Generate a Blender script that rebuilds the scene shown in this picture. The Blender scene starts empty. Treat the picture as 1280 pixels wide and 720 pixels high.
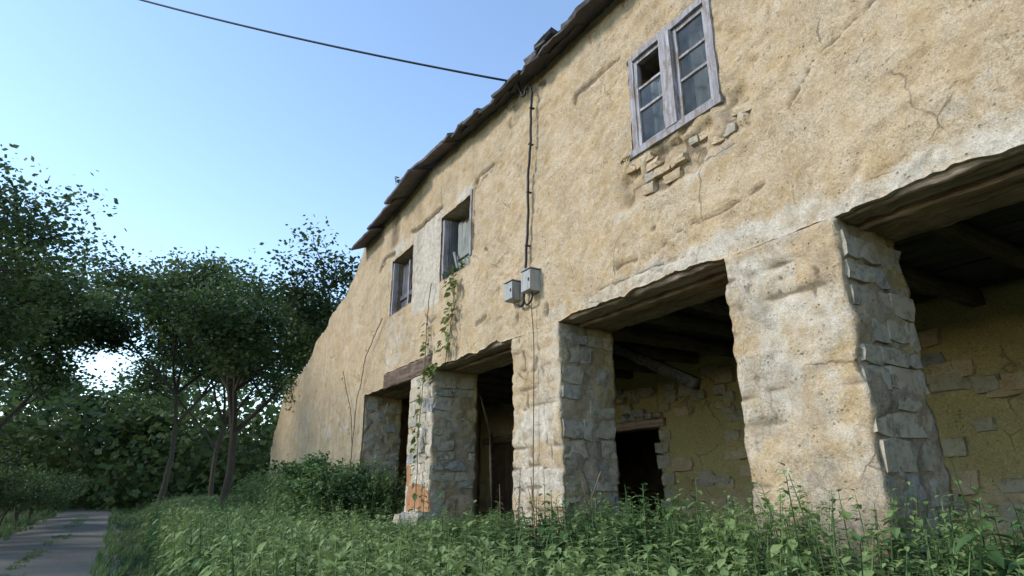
import bpy, bmesh, math, random
import numpy as np
from mathutils import Vector, Matrix, Euler
R = math.radians
random.seed(7); rng = np.random.default_rng(7)
scene = bpy.context.scene
COL = scene.collection

# ------------------------------------------------------------------ camera
# facade lies along x on the plane y = 0, the house stands at y > 0, eye height is z = 0
FPX = 770.0
PITCH = math.atan(250 / FPX)
YAW = math.atan(490 / (FPX * math.cos(PITCH) + 250 * math.sin(PITCH)))
Fw = Vector((-math.cos(YAW) * math.cos(PITCH), math.sin(YAW) * math.cos(PITCH), math.sin(PITCH)))
Rt = Vector((math.sin(YAW), math.cos(YAW), 0)); Up = Rt.cross(Fw)
cam_d = bpy.data.cameras.new('camera'); cam = bpy.data.objects.new('camera', cam_d); COL.objects.link(cam)
M = Matrix((Rt, Up, -Fw)).transposed().to_4x4(); M.translation = Vector((0, -4.1, 0))
cam.matrix_world = M
cam_d.sensor_width = 36; cam_d.lens = 36 * FPX / 1280
cam_d.clip_start = 0.05; cam_d.clip_end = 5000
scene.camera = cam

# ------------------------------------------------------------------ light
SUN_DIR = Vector((-0.28, -0.78, 0.54)).normalized()       # towards the sun
el = math.asin(SUN_DIR.z); az = math.atan2(SUN_DIR.x, SUN_DIR.y)
sd = bpy.data.lights.new('sun', 'SUN'); sd.energy = 1.5; sd.angle = R(12); sd.color = (1, .945, .87)
sun = bpy.data.objects.new('sun', sd); COL.objects.link(sun)
sun.rotation_euler = (-SUN_DIR).to_track_quat('-Z', 'Y').to_euler()
world = bpy.data.worlds.new('World'); scene.world = world; world.use_nodes = True
wn = world.node_tree; wn.nodes.clear()
sky = wn.nodes.new('ShaderNodeTexSky'); sky.sky_type = 'NISHITA'; sky.sun_disc = False
sky.sun_elevation = el; sky.sun_rotation = az; sky.altitude = 200; sky.air_density = 1.1; sky.dust_density = .0; sky.ozone_density = 1.2
bg = wn.nodes.new('ShaderNodeBackground'); bg.inputs[1].default_value = 0.15
wo = wn.nodes.new('ShaderNodeOutputWorld')
wn.links.new(sky.outputs[0], bg.inputs[0]); wn.links.new(bg.outputs[0], wo.inputs[0])
scene.view_settings.view_transform = 'Standard'; scene.view_settings.look = 'None'
scene.view_settings.exposure = 1.2; scene.view_settings.gamma = 1
scene.render.engine = 'CYCLES'

# ------------------------------------------------------------------ noise in numpy
def _h(i, j, k, s):
    n = (i * 374761393 + j * 668265263 + k * 2147483647 * 0 + k * 1274126177 + s * 974711) & 0xffffffff
    n = ((n ^ (n >> 13)) * 1274126177) & 0xffffffff
    n = (n ^ (n >> 16)) & 0xffff
    return n / 32767.5 - 1
def noise(p, f=1.0, s=0):
    """value noise in [-1,1]; p is an (N,3) array, f a number or 3 numbers"""
    q = np.asarray(p, float) * np.asarray(f, float) + 100.37
    i = np.floor(q).astype(np.int64); t = q - i; t = t * t * t * (t * (t * 6 - 15) + 10)
    r = 0
    for a in (0, 1):
        for b in (0, 1):
            for c in (0, 1):
                w = (t[:, 0] if a else 1 - t[:, 0]) * (t[:, 1] if b else 1 - t[:, 1]) * (t[:, 2] if c else 1 - t[:, 2])
                r = r + w * _h(i[:, 0] + a, i[:, 1] + b, i[:, 2] + c, s)
    return r
def fbm(p, f=1.0, s=0, o=3):
    f = np.asarray(f, float); r = 0; a = 1
    for k in range(o): r = r + a * noise(p, f * 2 ** k, s + k * 7); a *= .5
    return r
def sstep(a, b, x):
    t = np.clip((x - a) / (b - a), 0, 1); return t * t * (3 - 2 * t)

# ------------------------------------------------------------------ mesh helpers
def mesh_np(name, v, faces, mat=None, smooth=True, attrs=None):
    """faces: list of int arrays (N,k)"""
    me = bpy.data.meshes.new(name)
    v = np.asarray(v, np.float32); me.vertices.add(len(v)); me.vertices.foreach_set('co', v.ravel())
    fl = [np.asarray(f, np.int32) for f in faces if len(f)]
    loops = np.concatenate([f.ravel() for f in fl]); tot = np.concatenate([np.full(len(f), f.shape[1], np.int32) for f in fl])
    st = np.concatenate([[0], np.cumsum(tot)[:-1]]).astype(np.int32)
    me.loops.add(len(loops)); me.loops.foreach_set('vertex_index', loops)
    me.polygons.add(len(tot)); me.polygons.foreach_set('loop_start', st)
    me.polygons.foreach_set('use_smooth', np.full(len(tot), smooth, dtype=bool))
    for k, a in (attrs or {}).items():
        at = me.attributes.new(k, 'FLOAT', 'POINT'); at.data.foreach_set('value', np.asarray(a, np.float32))
    me.update(calc_edges=True); me.validate()
    if mat: me.materials.append(mat)
    return me
def link(name, me, parent=None, loc=(0, 0, 0), rot=(0, 0, 0), scale=(1, 1, 1)):
    o = bpy.data.objects.new(name, me); COL.objects.link(o)
    o.location = loc; o.rotation_euler = rot; o.scale = scale
    if parent: o.parent = parent
    return o
def tag(o, label=None, cat=None, group=None, kind=None):
    if label: o['label'] = label
    if cat: o['category'] = cat
    if group: o['group'] = group
    if kind: o['kind'] = kind
    return o
def empty(name, loc, label, cat, group=None):
    o = bpy.data.objects.new(name, None); COL.objects.link(o); o.location = loc; o.empty_display_size = .2
    return tag(o, label, cat, group)
def put(o, parent):
    """parent while the mesh keeps its world coordinates (parents here are only translated)"""
    o.parent = parent; o.location = Vector(o.location) - Vector(parent.location); return o

def rough_box(lo, hi, step=.05, warp=.012, freq=6, seed=0, bev=0.0):
    """box with subdivided faces, warped by 3-d noise; returns v, [quads]"""
    lo = np.array(lo, float); hi = np.array(hi, float); d = hi - lo
    n = np.maximum(1, np.ceil(d / step).astype(int))
    V = []; Fq = []; off = 0
    for ax in range(3):
        a, b = [(1, 2), (2, 0), (0, 1)][ax]
        ua = np.linspace(0, 1, n[a] + 1); ub = np.linspace(0, 1, n[b] + 1)
        A, B = np.meshgrid(ua, ub, indexing='ij')
        idx = np.arange(A.size).reshape(A.shape)
        for side in (0, 1):
            p = np.zeros((A.size, 3)); p[:, a] = A.ravel(); p[:, b] = B.ravel(); p[:, ax] = side
            q = np.stack([idx[:-1, :-1], idx[1:, :-1], idx[1:, 1:], idx[:-1, 1:]], -1).reshape(-1, 4)
            if not side: q = q[:, ::-1]
            V.append(lo + p * d); Fq.append(q + off); off += A.size
    V = np.concatenate(V); Fq = np.concatenate(Fq)
    key = np.round((V - lo) / 1e-4).astype(np.int64)
    _, first, inv = np.unique(key, axis=0, return_index=True, return_inverse=True)
    inv = inv.ravel()
    V = V[first]; Fq = inv[Fq]
    if bev:
        c = (lo + hi) / 2; r = np.abs(V - c) / (d / 2)
        e = np.sort(r, 1)[:, 1]                               # second largest -> on an edge
        V = V + (c - V) / np.maximum(np.linalg.norm(V - c, axis=1, keepdims=True), 1e-6) * (bev * (e > .999))[:, None]
    if warp:
        w = np.stack([fbm(V, freq, seed + k * 13, 3) for k in range(3)], 1)
        V = V + warp * w
    return V, Fq
def rbox(name, lo, hi, mat, parent=None, step=.06, warp=.004, freq=6, seed=0, smooth=False, bev=0.0, rot=None):
    lo = np.array(lo, float); hi = np.array(hi, float); c = (lo + hi) / 2
    v, q = rough_box(lo, hi, step, warp, freq, seed, bev)
    me = mesh_np(name, v - c, [q], mat, smooth)
    o = link(name, me, None, tuple(c), rot or (0, 0, 0))
    if parent: put(o, parent)
    return o
def tube_np(pts, rad, n=6):
    pts = np.asarray(pts, float); m = len(pts)
    rad = np.full(m, rad) if np.isscalar(rad) else np.asarray(rad)
    t = np.gradient(pts, axis=0); t /= np.maximum(np.linalg.norm(t, axis=1, keepdims=True), 1e-9)
    ref = np.array([.13, .27, .95]) if abs(t[:, 2]).mean() < .8 else np.array([.9, .3, .1])
    a = np.cross(t, ref); a /= np.linalg.norm(a, axis=1, keepdims=True); b = np.cross(t, a)
    th = np.linspace(0, 2 * np.pi, n, endpoint=False)
    v = pts[:, None] + rad[:, None, None] * (np.cos(th)[None, :, None] * a[:, None] + np.sin(th)[None, :, None] * b[:, None])
    idx = np.arange(m * n).reshape(m, n); nx = np.roll(idx, -1, 1)
    q = np.stack([idx[:-1], nx[:-1], nx[1:], idx[1:]], -1).reshape(-1, 4)
    caps = [idx[0][::-1][None], idx[-1][None]]
    return v.reshape(-1, 3), q, caps
def tube(name, pts, rad, mat, parent=None, n=6, origin=None):
    o0 = np.array(origin if origin is not None else pts[0], float)
    v, q, caps = tube_np(np.asarray(pts, float) - o0, rad, n)
    o = link(name, mesh_np(name, v, [q] + caps, mat), None, tuple(o0))
    if parent: put(o, parent)
    return o
def smooth_path(pts, k=8):
    p = np.asarray(pts, float); out = []
    for i in range(len(p) - 1):
        p0 = p[max(i - 1, 0)]; p1 = p[i]; p2 = p[i + 1]; p3 = p[min(i + 2, len(p) - 1)]
        for t in np.linspace(0, 1, k, endpoint=False):
            out.append(.5 * (2 * p1 + (p2 - p0) * t + (2 * p0 - 5 * p1 + 4 * p2 - p3) * t * t + (3 * p1 - p0 - 3 * p2 + p3) * t ** 3))
    out.append(p[-1]); return np.array(out)

# ------------------------------------------------------------------ materials
class Mat:
    def __init__(s, name, rough=.9, spec=.2):
        s.m = bpy.data.materials.new(name); s.m.use_nodes = True; s.t = s.m.node_tree
        s.b = s.t.nodes['Principled BSDF']; s.b.inputs['Roughness'].default_value = rough
        s.b.inputs['Specular IOR Level'].default_value = spec
        s.tc = s.n('ShaderNodeTexCoord')
    def n(s, k, **kw):
        x = s.t.nodes.new(k)
        for a, b in kw.items():
            if a[0] == 'i' and a[1:].isdigit(): x.inputs[int(a[1:])].default_value = b
            else: setattr(x, a, b)
        return x
    def l(s, a, b): s.t.links.new(a, b)
    def vec(s, space='Object', scale=(1, 1, 1), rot=(0, 0, 0)):
        if space == 'World':
            src = s.n('ShaderNodeNewGeometry').outputs['Position']
        else: src = s.tc.outputs[space]
        mp = s.n('ShaderNodeMapping'); mp.inputs['Scale'].default_value = scale; mp.inputs['Rotation'].default_value = rot
        s.l(src, mp.inputs[0]); return mp.outputs[0]
    def noise(s, v, scale, detail=4, rough=.6, dist=0):
        x = s.n('ShaderNodeTexNoise'); x.inputs['Scale'].default_value = scale; x.inputs['Detail'].default_value = detail
        x.inputs['Roughness'].default_value = rough; x.inputs['Distortion'].default_value = dist
        s.l(v, x.inputs['Vector']); return x.outputs[0]
    def ramp(s, f, stops, interp='LINEAR'):
        r = s.n('ShaderNodeValToRGB'); e = r.color_ramp.elements; r.color_ramp.interpolation = interp
        while len(e) < len(stops): e.new(.5)
        for el_, (p, c) in zip(e, stops): el_.position = p; el_.color = tuple(c) + (1,) if len(c) == 3 else c
        s.l(f, r.inputs[0]); return r.outputs[0]
    def mr(s, f, a, b, c=0., d=1.):
        x = s.n('ShaderNodeMapRange'); x.clamp = True
        for k, v in zip((1, 2, 3, 4), (a, b, c, d)): x.inputs[k].default_value = v
        s.l(f, x.inputs[0]); return x.outputs[0]
    def mix(s, f, a, b, mode='MIX'):
        x = s.n('ShaderNodeMix'); x.data_type = 'RGBA'; x.blend_type = mode
        for sock, val in ((0, f), (6, a), (7, b)):
            if isinstance(val, (int, float)): x.inputs[sock].default_value = val
            elif isinstance(val, tuple): x.inputs[sock].default_value = val + (1,)
            else: s.l(val, x.inputs[sock])
        return x.outputs[2]
    def math(s, op, a, b=0.):
        x = s.n('ShaderNodeMath'); x.operation = op
        for k, v in ((0, a), (1, b)):
            if isinstance(v, (int, float)): x.inputs[k].default_value = v
            else: s.l(v, x.inputs[k])
        return x.outputs[0]
    def attr(s, name):
        x = s.n('ShaderNodeAttribute'); x.attribute_name = name; return x.outputs['Fac']
    def rnd(s): return s.n('ShaderNodeObjectInfo').outputs['Random']
    def color(s, c):
        if isinstance(c, tuple): s.b.inputs['Base Color'].default_value = c + (1,)
        else: s.l(c, s.b.inputs['Base Color'])
    def bump(s, h, strength=.5, dist=.02):
        x = s.n('ShaderNodeBump'); x.inputs['Strength'].default_value = strength; x.inputs['Distance'].default_value = dist
        s.l(h, x.inputs['Height'])
        prev = s.b.inputs['Normal'].links
        if prev: s.l(prev[0].from_socket, x.inputs['Normal'])
        s.l(x.outputs[0], s.b.inputs['Normal'])

def plaster_material():
    m = Mat('ochre_lime_plaster', .95, .1); v = m.vec('World')
    big = m.noise(v, .9, 4); mid = m.noise(v, 5, 5, .65); fine = m.noise(v, 38, 4, .7)
    base = m.ramp(big, [(.25, (.46, .335, .20)), (.5, (.52, .39, .245)), (.75, (.57, .455, .32))])
    patch = m.noise(v, 2.3, 6, .7, .6)
    base = m.mix(m.mr(patch, .48, .62), base, (.51, .365, .20))
    base = m.mix(m.mr(mid, .45, .75, 0, .7), base, (.58, .49, .375))
    base = m.mix(m.mr(mid, .5, .28, 0, .55), base, (.34, .23, .115))
    base = m.mix(m.mr(fine, .52, .34, 0, .5), base, (.27, .19, .105))
    lime = m.math('ADD', m.attr('lime'), m.math('MULTIPLY', m.math('SUBTRACT', mid, .5), .9))
    limec = m.ramp(m.noise(v, 9, 5, .7), [(.3, (.38, .33, .26)), (.55, (.58, .52, .43)), (.75, (.70, .65, .56))])
    base = m.mix(m.mr(lime, .35, .62, 0, .9), base, limec)
    st = m.math('ADD', m.attr('stain_shade'), m.math('MULTIPLY', m.math('SUBTRACT', mid, .5), .7))
    base = m.mix(m.mr(st, .3, .8, 0, .9), base, m.ramp(fine, [(.3, (.10, .075, .055)), (.7, (.22, .165, .11))]))
    gr = m.math('ADD', m.attr('damp'), m.math('MULTIPLY', m.math('SUBTRACT', m.noise(v, 4, 5, .7), .5), 1.0))
    base = m.mix(m.mr(gr, .35, .75, 0, .9), base, m.ramp(fine, [(.3, (.15, .13, .10)), (.6, (.29, .255, .20)), (.8, (.42, .37, .29))]))
    rd = m.mr(m.math('ADD', m.attr('brick'), m.math('MULTIPLY', m.math('SUBTRACT', mid, .5), .5)), .4, .55)
    base = m.mix(rd, base, m.ramp(mid, [(.3, (.33, .15, .07)), (.7, (.46, .24, .12))]))
    ms = m.math('ADD', m.attr('moss'), m.math('MULTIPLY', m.math('SUBTRACT', patch, .5), 1.2))
    base = m.mix(m.mr(ms, .4, .8, 0, .85), base, m.ramp(fine, [(.3, (.27, .225, .075)), (.7, (.52, .405, .17))]))
    # hairline cracks
    cr = m.n('ShaderNodeTexVoronoi', feature='DISTANCE_TO_EDGE'); cr.inputs['Scale'].default_value = 1.3
    mp = m.n('ShaderNodeMix'); mp.data_type = 'VECTOR'; mp.inputs[0].default_value = .25
    nz = m.n('ShaderNodeTexNoise'); nz.inputs['Scale'].default_value = 2.2; nz.inputs['Detail'].default_value = 6; m.l(v, nz.inputs['Vector'])
    m.l(v, mp.inputs[4]); m.l(nz.outputs[1], mp.inputs[5]); m.l(mp.outputs[1], cr.inputs['Vector'])
    ck = m.math('MULTIPLY', m.mr(cr.outputs[0], .0, .011, 1, 0), m.mr(m.noise(v, 1.1, 2), .52, .6))
    base = m.mix(m.math('MULTIPLY', ck, .75), base, (.13, .095, .06))
    pv = m.n('ShaderNodeTexVoronoi'); pv.inputs['Scale'].default_value = 30; pv.inputs['Randomness'].default_value = 1
    wv = m.n('ShaderNodeMix'); wv.data_type = 'VECTOR'; wv.inputs[0].default_value = .06; m.l(v, wv.inputs[4]); m.l(nz.outputs[1], wv.inputs[5])
    m.l(wv.outputs[1], pv.inputs['Vector'])
    pit = m.math('MULTIPLY', m.mr(pv.outputs[0], .12, .34, 1, 0), m.mr(m.noise(v, 7, 4, .7), .5, .62))
    base = m.mix(m.math('MULTIPLY', pit, .6), base, (.16, .115, .07))
    rg = m.math('ABSOLUTE', m.math('SUBTRACT', m.noise(v, 19, 5, .7, .4), .5))
    rgm = m.math('MULTIPLY', m.mr(rg, .0, .045, 1, 0), m.mr(m.noise(v, 1.7, 4, .6), .44, .58))
    base = m.mix(m.math('MULTIPLY', rgm, .26), base, (.24, .17, .10))  # fine crevice lines darkened in the colour, as shade within the relief
    m.bump(m.math('SUBTRACT', 1., rgm), .45, .012)
    g2 = m.noise(v, 85, 3, .8)
    base = m.mix(m.mr(g2, .56, .36, 0, .5), base, (.25, .18, .11))
    base = m.mix(m.mr(g2, .6, .75, 0, .35), base, (.70, .62, .48))
    m.color(base)
    m.bump(m.math('SUBTRACT', 1., pit), .8, .012); m.bump(g2, .6, .005)
    m.bump(mid, .6, .02); m.bump(m.noise(v, 17, 5, .75, .4), .7, .014); m.bump(fine, .7, .009); m.bump(m.math('SUBTRACT', 1., ck), .5, .01)
    return m.m
def stone_material(name='weathered_stone', dark=1.0, moss=.25):
    m = Mat(name, .92, .15); v = m.vec('World'); r = m.rnd()
    c = m.ramp(r, [(0, (.29, .25, .19)), (.2, (.38, .32, .225)), (.4, (.22, .22, .22)), (.6, (.40, .33, .22)), (.8, (.31, .275, .22)), (1, (.43, .34, .22))])
    n1 = m.noise(v, 14, 6, .7); n2 = m.noise(v, 60, 4, .7)
    c = m.mix(m.mr(n1, .42, .7, 0, .7), c, (.40 * dark, .37 * dark, .32 * dark))
    c = m.mix(m.mr(n1, .5, .3, 0, .7), c, (.10, .09, .08))
    c = m.mix(m.mr(n2, .55, .72, 0, .4), c, (.5, .47, .41))
    c = m.mix(m.mr(m.noise(v, 3, 6, .75), .56, .72, 0, moss), c, (.11, .12, .04))
    m.color(c); m.bump(n1, .7, .02); m.bump(n2, .5, .006)
    return m.m
def wood_material(name, dark, mid, light, axis='x', rough=.85):
    sc = {'x': (1.2, 26, 26), 'y': (26, 1.2, 26), 'z': (26, 26, 1.2)}[axis]
    m = Mat(name, rough, .15); v = m.vec('World', sc); w = m.vec('World')
    g = m.noise(v, 1, 6, .7, .5); g2 = m.noise(m.vec('World', tuple(x * 3 for x in sc)), 1, 4, .7)
    c = m.ramp(g, [(.3, dark), (.5, mid), (.68, light)])
    c = m.mix(m.mr(g2, .5, .3, 0, .6), c, tuple(x * .45 for x in dark))
    c = m.mix(m.mr(m.noise(w, 3, 4), .45, .7, 0, .5), c, light)
    c = m.mix(m.math('MULTIPLY', m.rnd(), .35), c, dark)
    if name.startswith('silvered'):
        c = m.mix(m.mr(m.noise(m.vec('World', (9, 9, 4)), 1, 6, .8), .50, .58, 0, .8), c, (.20, .15, .11))
    m.color(c); m.bump(g, .8, .012); m.bump(g2, .5, .004)
    return m.m
def slate_material(name, lichen=.5, base=(.055, .05, .052), pale=(.12, .11, .11)):
    m = Mat(name, .85, .25); v = m.vec('World')
    n1 = m.noise(v, 6, 6, .7); n2 = m.noise(v, 30, 4, .7)
    c = m.ramp(n1, [(.3, base), (.7, pale)])
    c = m.mix(m.math('MULTIPLY', m.rnd(), .5), c, (.075, .06, .06))
    nz = m.n('ShaderNodeNewGeometry').outputs['Normal']; sx = m.n('ShaderNodeSeparateXYZ'); m.l(nz, sx.inputs[0])
    li = m.math('MULTIPLY', m.mr(m.noise(v, 8, 5, .75), .45, .6), m.mr(sx.outputs[2], -.3, .4))
    c = m.mix(m.math('MULTIPLY', li, lichen), c, m.ramp(n2, [(.35, (.08, .095, .04)), (.65, (.21, .22, .15))]))
    m.color(c); m.bump(n1, .6, .015); m.bump(n2, .5, .004)
    return m.m
def leaf_material(name, c0, c1, c2, trans=.3):
    m = Mat(name, .55, .3); v = m.vec('World')
    f = m.math('ADD', m.attr('tint'), m.math('MULTIPLY', m.math('SUBTRACT', m.noise(v, 12, 3), .5), .6))
    f = m.math('ADD', f, m.math('MULTIPLY', m.math('SUBTRACT', m.rnd(), .5), .35))
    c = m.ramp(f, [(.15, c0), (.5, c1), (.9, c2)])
    m.color(c)
    tr = m.n('ShaderNodeBsdfTranslucent'); m.l(c, tr.inputs[0])
    mx = m.n('ShaderNodeMixShader'); mx.inputs[0].default_value = trans
    out = m.t.nodes['Material Output']
    m.l(m.b.outputs[0], mx.inputs[1]); m.l(tr.outputs[0], mx.inputs[2]); m.l(mx.outputs[0], out.inputs[0])
    return m.m
def plain(name, c, rough=.6, spec=.3, var=.25, bump=.3, scale=18, metal=0):
    m = Mat(name, rough, spec); v = m.vec('World'); n = m.noise(v, scale, 5, .7)
    m.color(m.mix(m.mr(n, .3, .7), tuple(x * (1 - var) for x in c), tuple(min(1, x * (1 + var)) for x in c)))
    m.b.inputs['Metallic'].default_value = metal
    if bump: m.bump(n, bump, .006)
    return m.m
PLASTER = plaster_material()
STONE = stone_material()
STONE_IN = stone_material('inner_wall_stone', .8, .6)
BEAM = wood_material('old_oak', (.075, .048, .032), (.28, .175, .115), (.48, .34, .235), 'x')
BEAM_PALE = wood_material('weathered_lintel_wood', (.10, .066, .05), (.34, .23, .165), (.56, .43, .33), 'x')
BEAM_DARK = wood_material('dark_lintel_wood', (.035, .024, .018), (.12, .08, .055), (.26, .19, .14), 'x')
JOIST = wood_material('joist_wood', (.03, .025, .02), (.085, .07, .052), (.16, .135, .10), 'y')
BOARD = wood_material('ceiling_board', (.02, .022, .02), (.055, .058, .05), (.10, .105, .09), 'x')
GREYWOOD = wood_material('silvered_window_wood', (.16, .145, .15), (.33, .305, .315), (.50, .47, .475), 'z', .8)
DARKWOOD = wood_material('dark_shutter_wood', (.05, .05, .055), (.115, .11, .12), (.20, .19, .20), 'z', .8)
PALEBOARD = wood_material('pale_shutter_wood', (.14, .14, .125), (.25, .255, .225), (.36, .36, .32), 'z', .85)
DOORWOOD = wood_material('brown_door_wood', (.05, .033, .02), (.14, .09, .055), (.22, .15, .09), 'z')
SLATE = slate_material('roof_slate', .85)
SHEET = slate_material('weathered_roof_board', .15, (.10, .085, .085), (.19, .165, .165))
BLACK = plain('black_rubber', (.018, .018, .018), .6, .3, .2, 0)
def dirty_metal():
    m = Mat('grey_meter_box', .55, .35); v = m.vec('World'); n = m.noise(v, 6, 6, .75); st = m.noise(m.vec('World', (22, 22, 3)), 1, 4, .7)
    c = m.mix(m.mr(n, .3, .7), (.25, .25, .24), (.38, .38, .36)); c = m.mix(m.mr(st, .5, .72, 0, .8), c, (.22, .16, .10))
    m.color(m.mix(m.mr(n, .62, .75, 0, .6), c, (.30, .23, .15))); m.bump(n, .25, .006); return m.m
METALBOX = dirty_metal()
CURTAIN = plain('dusty_curtain', (.24, .235, .215), .95, .05, .2, .3, 12)
def glass_material():
    m = Mat('dusty_glass', .1, .5); out = m.t.nodes['Material Output']
    tr = m.n('ShaderNodeBsdfTransparent'); tr.inputs[0].default_value = (.75, .78, .78, 1)
    gl = m.n('ShaderNodeBsdfGlossy'); gl.inputs['Roughness'].default_value = .12
    di = m.n('ShaderNodeBsdfDiffuse'); di.inputs[0].default_value = (.30, .29, .27, 1)
    fr = m.n('ShaderNodeFresnel'); fr.inputs[0].default_value = 1.18
    a = m.n('ShaderNodeMixShader'); m.l(m.mr(m.noise(m.vec('World'), 7, 5, .7), .35, .75, .02, .14), a.inputs[0]); m.l(tr.outputs[0], a.inputs[1]); m.l(di.outputs[0], a.inputs[2])
    b = m.n('ShaderNodeMixShader'); m.l(fr.outputs[0], b.inputs[0]); m.l(a.outputs[0], b.inputs[1]); m.l(gl.outputs[0], b.inputs[2])
    m.l(b.outputs[0], out.inputs[0]); return m.m
GLASS = glass_material()
NETTLE = leaf_material('nettle_leaf', (.03, .06, .02), (.085, .16, .05), (.22, .29, .10))
VINE = leaf_material('vine_leaf', (.05, .07, .02), (.12, .16, .04), (.24, .25, .07))
TREELEAF = leaf_material('tree_leaf', (.03, .055, .018), (.07, .11, .032), (.13, .17, .055), .4)
DRYLEAF = leaf_material('dry_leaf', (.08, .055, .03), (.17, .115, .06), (.27, .20, .11))
STEM = plain('green_stem', (.09, .12, .045), .7, .2)
DRYSTEM = plain('dry_stem', (.19, .14, .09), .85, .1)
VINESTEM = plain('vine_stem', (.12, .085, .05), .85, .1)
BARK = plain('bark', (.075, .06, .045), .95, .1, .4, .8, 14)
def ground_material():
    m = Mat('grassy_earth', .97, .1); v = m.vec('World')
    a = m.noise(v, 1.2, 6, .7); b = m.noise(v, 25, 5, .7)
    c = m.ramp(a, [(.3, (.035, .055, .02)), (.55, (.06, .08, .03)), (.75, (.10, .095, .05))])
    c = m.mix(m.mr(b, .4, .7, 0, .6), c, (.05, .045, .03))
    m.color(c); m.bump(b, .8, .03); return m.m
GROUND = ground_material()
def road_material():
    m = Mat('gravel_track', .9, .2); v = m.vec('World')
    a = m.noise(v, 1.5, 6, .7); b = m.noise(v, 90, 3, .7)
    m.color(m.mix(m.mr(b, .35, .7), m.ramp(a, [(.3, (.10, .09, .07)), (.7, (.17, .15, .115))]), (.24, .22, .18)))
    m.bump(b, .8, .02); m.bump(m.noise(v, 5, 5, .7), .8, .05); return m.m
ROAD = road_material()

# ------------------------------------------------------------------ ground
def ground_z(x, y):
    x = np.asarray(x, float); y = np.asarray(y, float)
    z = -0.62 - 0.95 * sstep(-.6, -3.6, y)
    z = z + .35 * sstep(-7.5, -11, y) + .10 * sstep(20, 60, np.abs(x))
    q = np.stack([x, y, np.zeros_like(x)], -1).reshape(-1, 3)
    return z + (.03 * fbm(q, .8, 3)).reshape(x.shape) * (1 - sstep(-3.2, -3.9, y) * (1 - sstep(-7.2, -7.8, y)))
def axis_lines(lo, hi, fine_lo, fine_hi, step, grow=1.35):
    a = list(np.arange(fine_lo, fine_hi + step / 2, step)); s = step
    while a[-1] < hi: s *= grow; a.append(min(a[-1] + s, hi))
    s = step
    while a[0] > lo: s *= grow; a.insert(0, max(a[0] - s, lo))
    return np.array(a)
gx = axis_lines(-2500, 2500, -26, 6, .25); gy = axis_lines(-2500, 2500, -12, 6, .2)
GX, GY = np.meshgrid(gx, gy, indexing='ij'); GZ = ground_z(GX, GY)
gi = np.arange(GX.size).reshape(GX.shape)
gq = np.stack([gi[:-1, :-1], gi[1:, :-1], gi[1:, 1:], gi[:-1, 1:]], -1).reshape(-1, 4)
tag(link('ground', mesh_np('ground', np.stack([GX, GY, GZ], -1).reshape(-1, 3), [gq], GROUND)), kind='structure')
rx = np.linspace(-120, 60, 181); ry = np.linspace(-7.1, -3.9, 9)
RX, RY = np.meshgrid(rx, ry, indexing='ij'); RY = RY + .22 * noise(np.stack([RX, 0 * RX, 0 * RX], -1).reshape(-1, 3), .35, 91).reshape(RX.shape) + .10 * noise(np.stack([RX, RY, 0 * RX], -1).reshape(-1, 3), 1.3, 92).reshape(RX.shape)
RZ = ground_z(RX, RY) + .012 + .03 * (1 - ((RY + 5.5) / 1.6) ** 2)
ri = np.arange(RX.size).reshape(RX.shape)
rq = np.stack([ri[:-1, :-1], ri[1:, :-1], ri[1:, 1:], ri[:-1, 1:]], -1).reshape(-1, 4)
tag(link('road', mesh_np('road', np.stack([RX, RY, RZ], -1).reshape(-1, 3), [rq], ROAD)), kind='structure')
hx = np.linspace(-900, 500, 70)
HV = []
for k, (yy, f) in enumerate(((260, 0), (420, 1), (700, .2))):
    h = f * (26 + 14 * noise(np.stack([hx, hx * 0 + yy, hx * 0], -1), .006, 5)) - 2
    HV.append(np.stack([hx, np.full_like(hx, yy), h], -1))
HV = np.stack(HV); hi_ = np.arange(HV.shape[0] * HV.shape[1]).reshape(HV.shape[:2])
tag(link('hills', mesh_np('hills', HV.reshape(-1, 3), [np.stack([hi_[:-1, :-1], hi_[:-1, 1:], hi_[1:, 1:], hi_[1:, :-1]], -1).reshape(-1, 4)], GROUND)), kind='structure')

# ------------------------------------------------------------------ the house
HOUSE = empty('ruined_house', (-6.2, 0, -.62), 'derelict two storey stone house with peeling ochre plaster and an open ground floor portico', 'house')
LINZ = 1.86                                   # soffit of the lintels
OPEN = [(-11.62, -10.22), (-9.25, -6.75), (-5.72, -3.27), (-2.27, .15)]     # portico openings
PIERS = [(-10.22, -9.25), (-6.75, -5.72), (-3.27, -2.27)]
P0X = -12.78                                  # right edge of the solid left wall
OPEN[0] = (P0X, -10.22)
WIN = [(-11.56, -10.42, 3.31, 4.47), (-9.16, -8.02, 3.33, 4.52), (-4.28, -3.10, 3.34, 4.56)]

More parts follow.
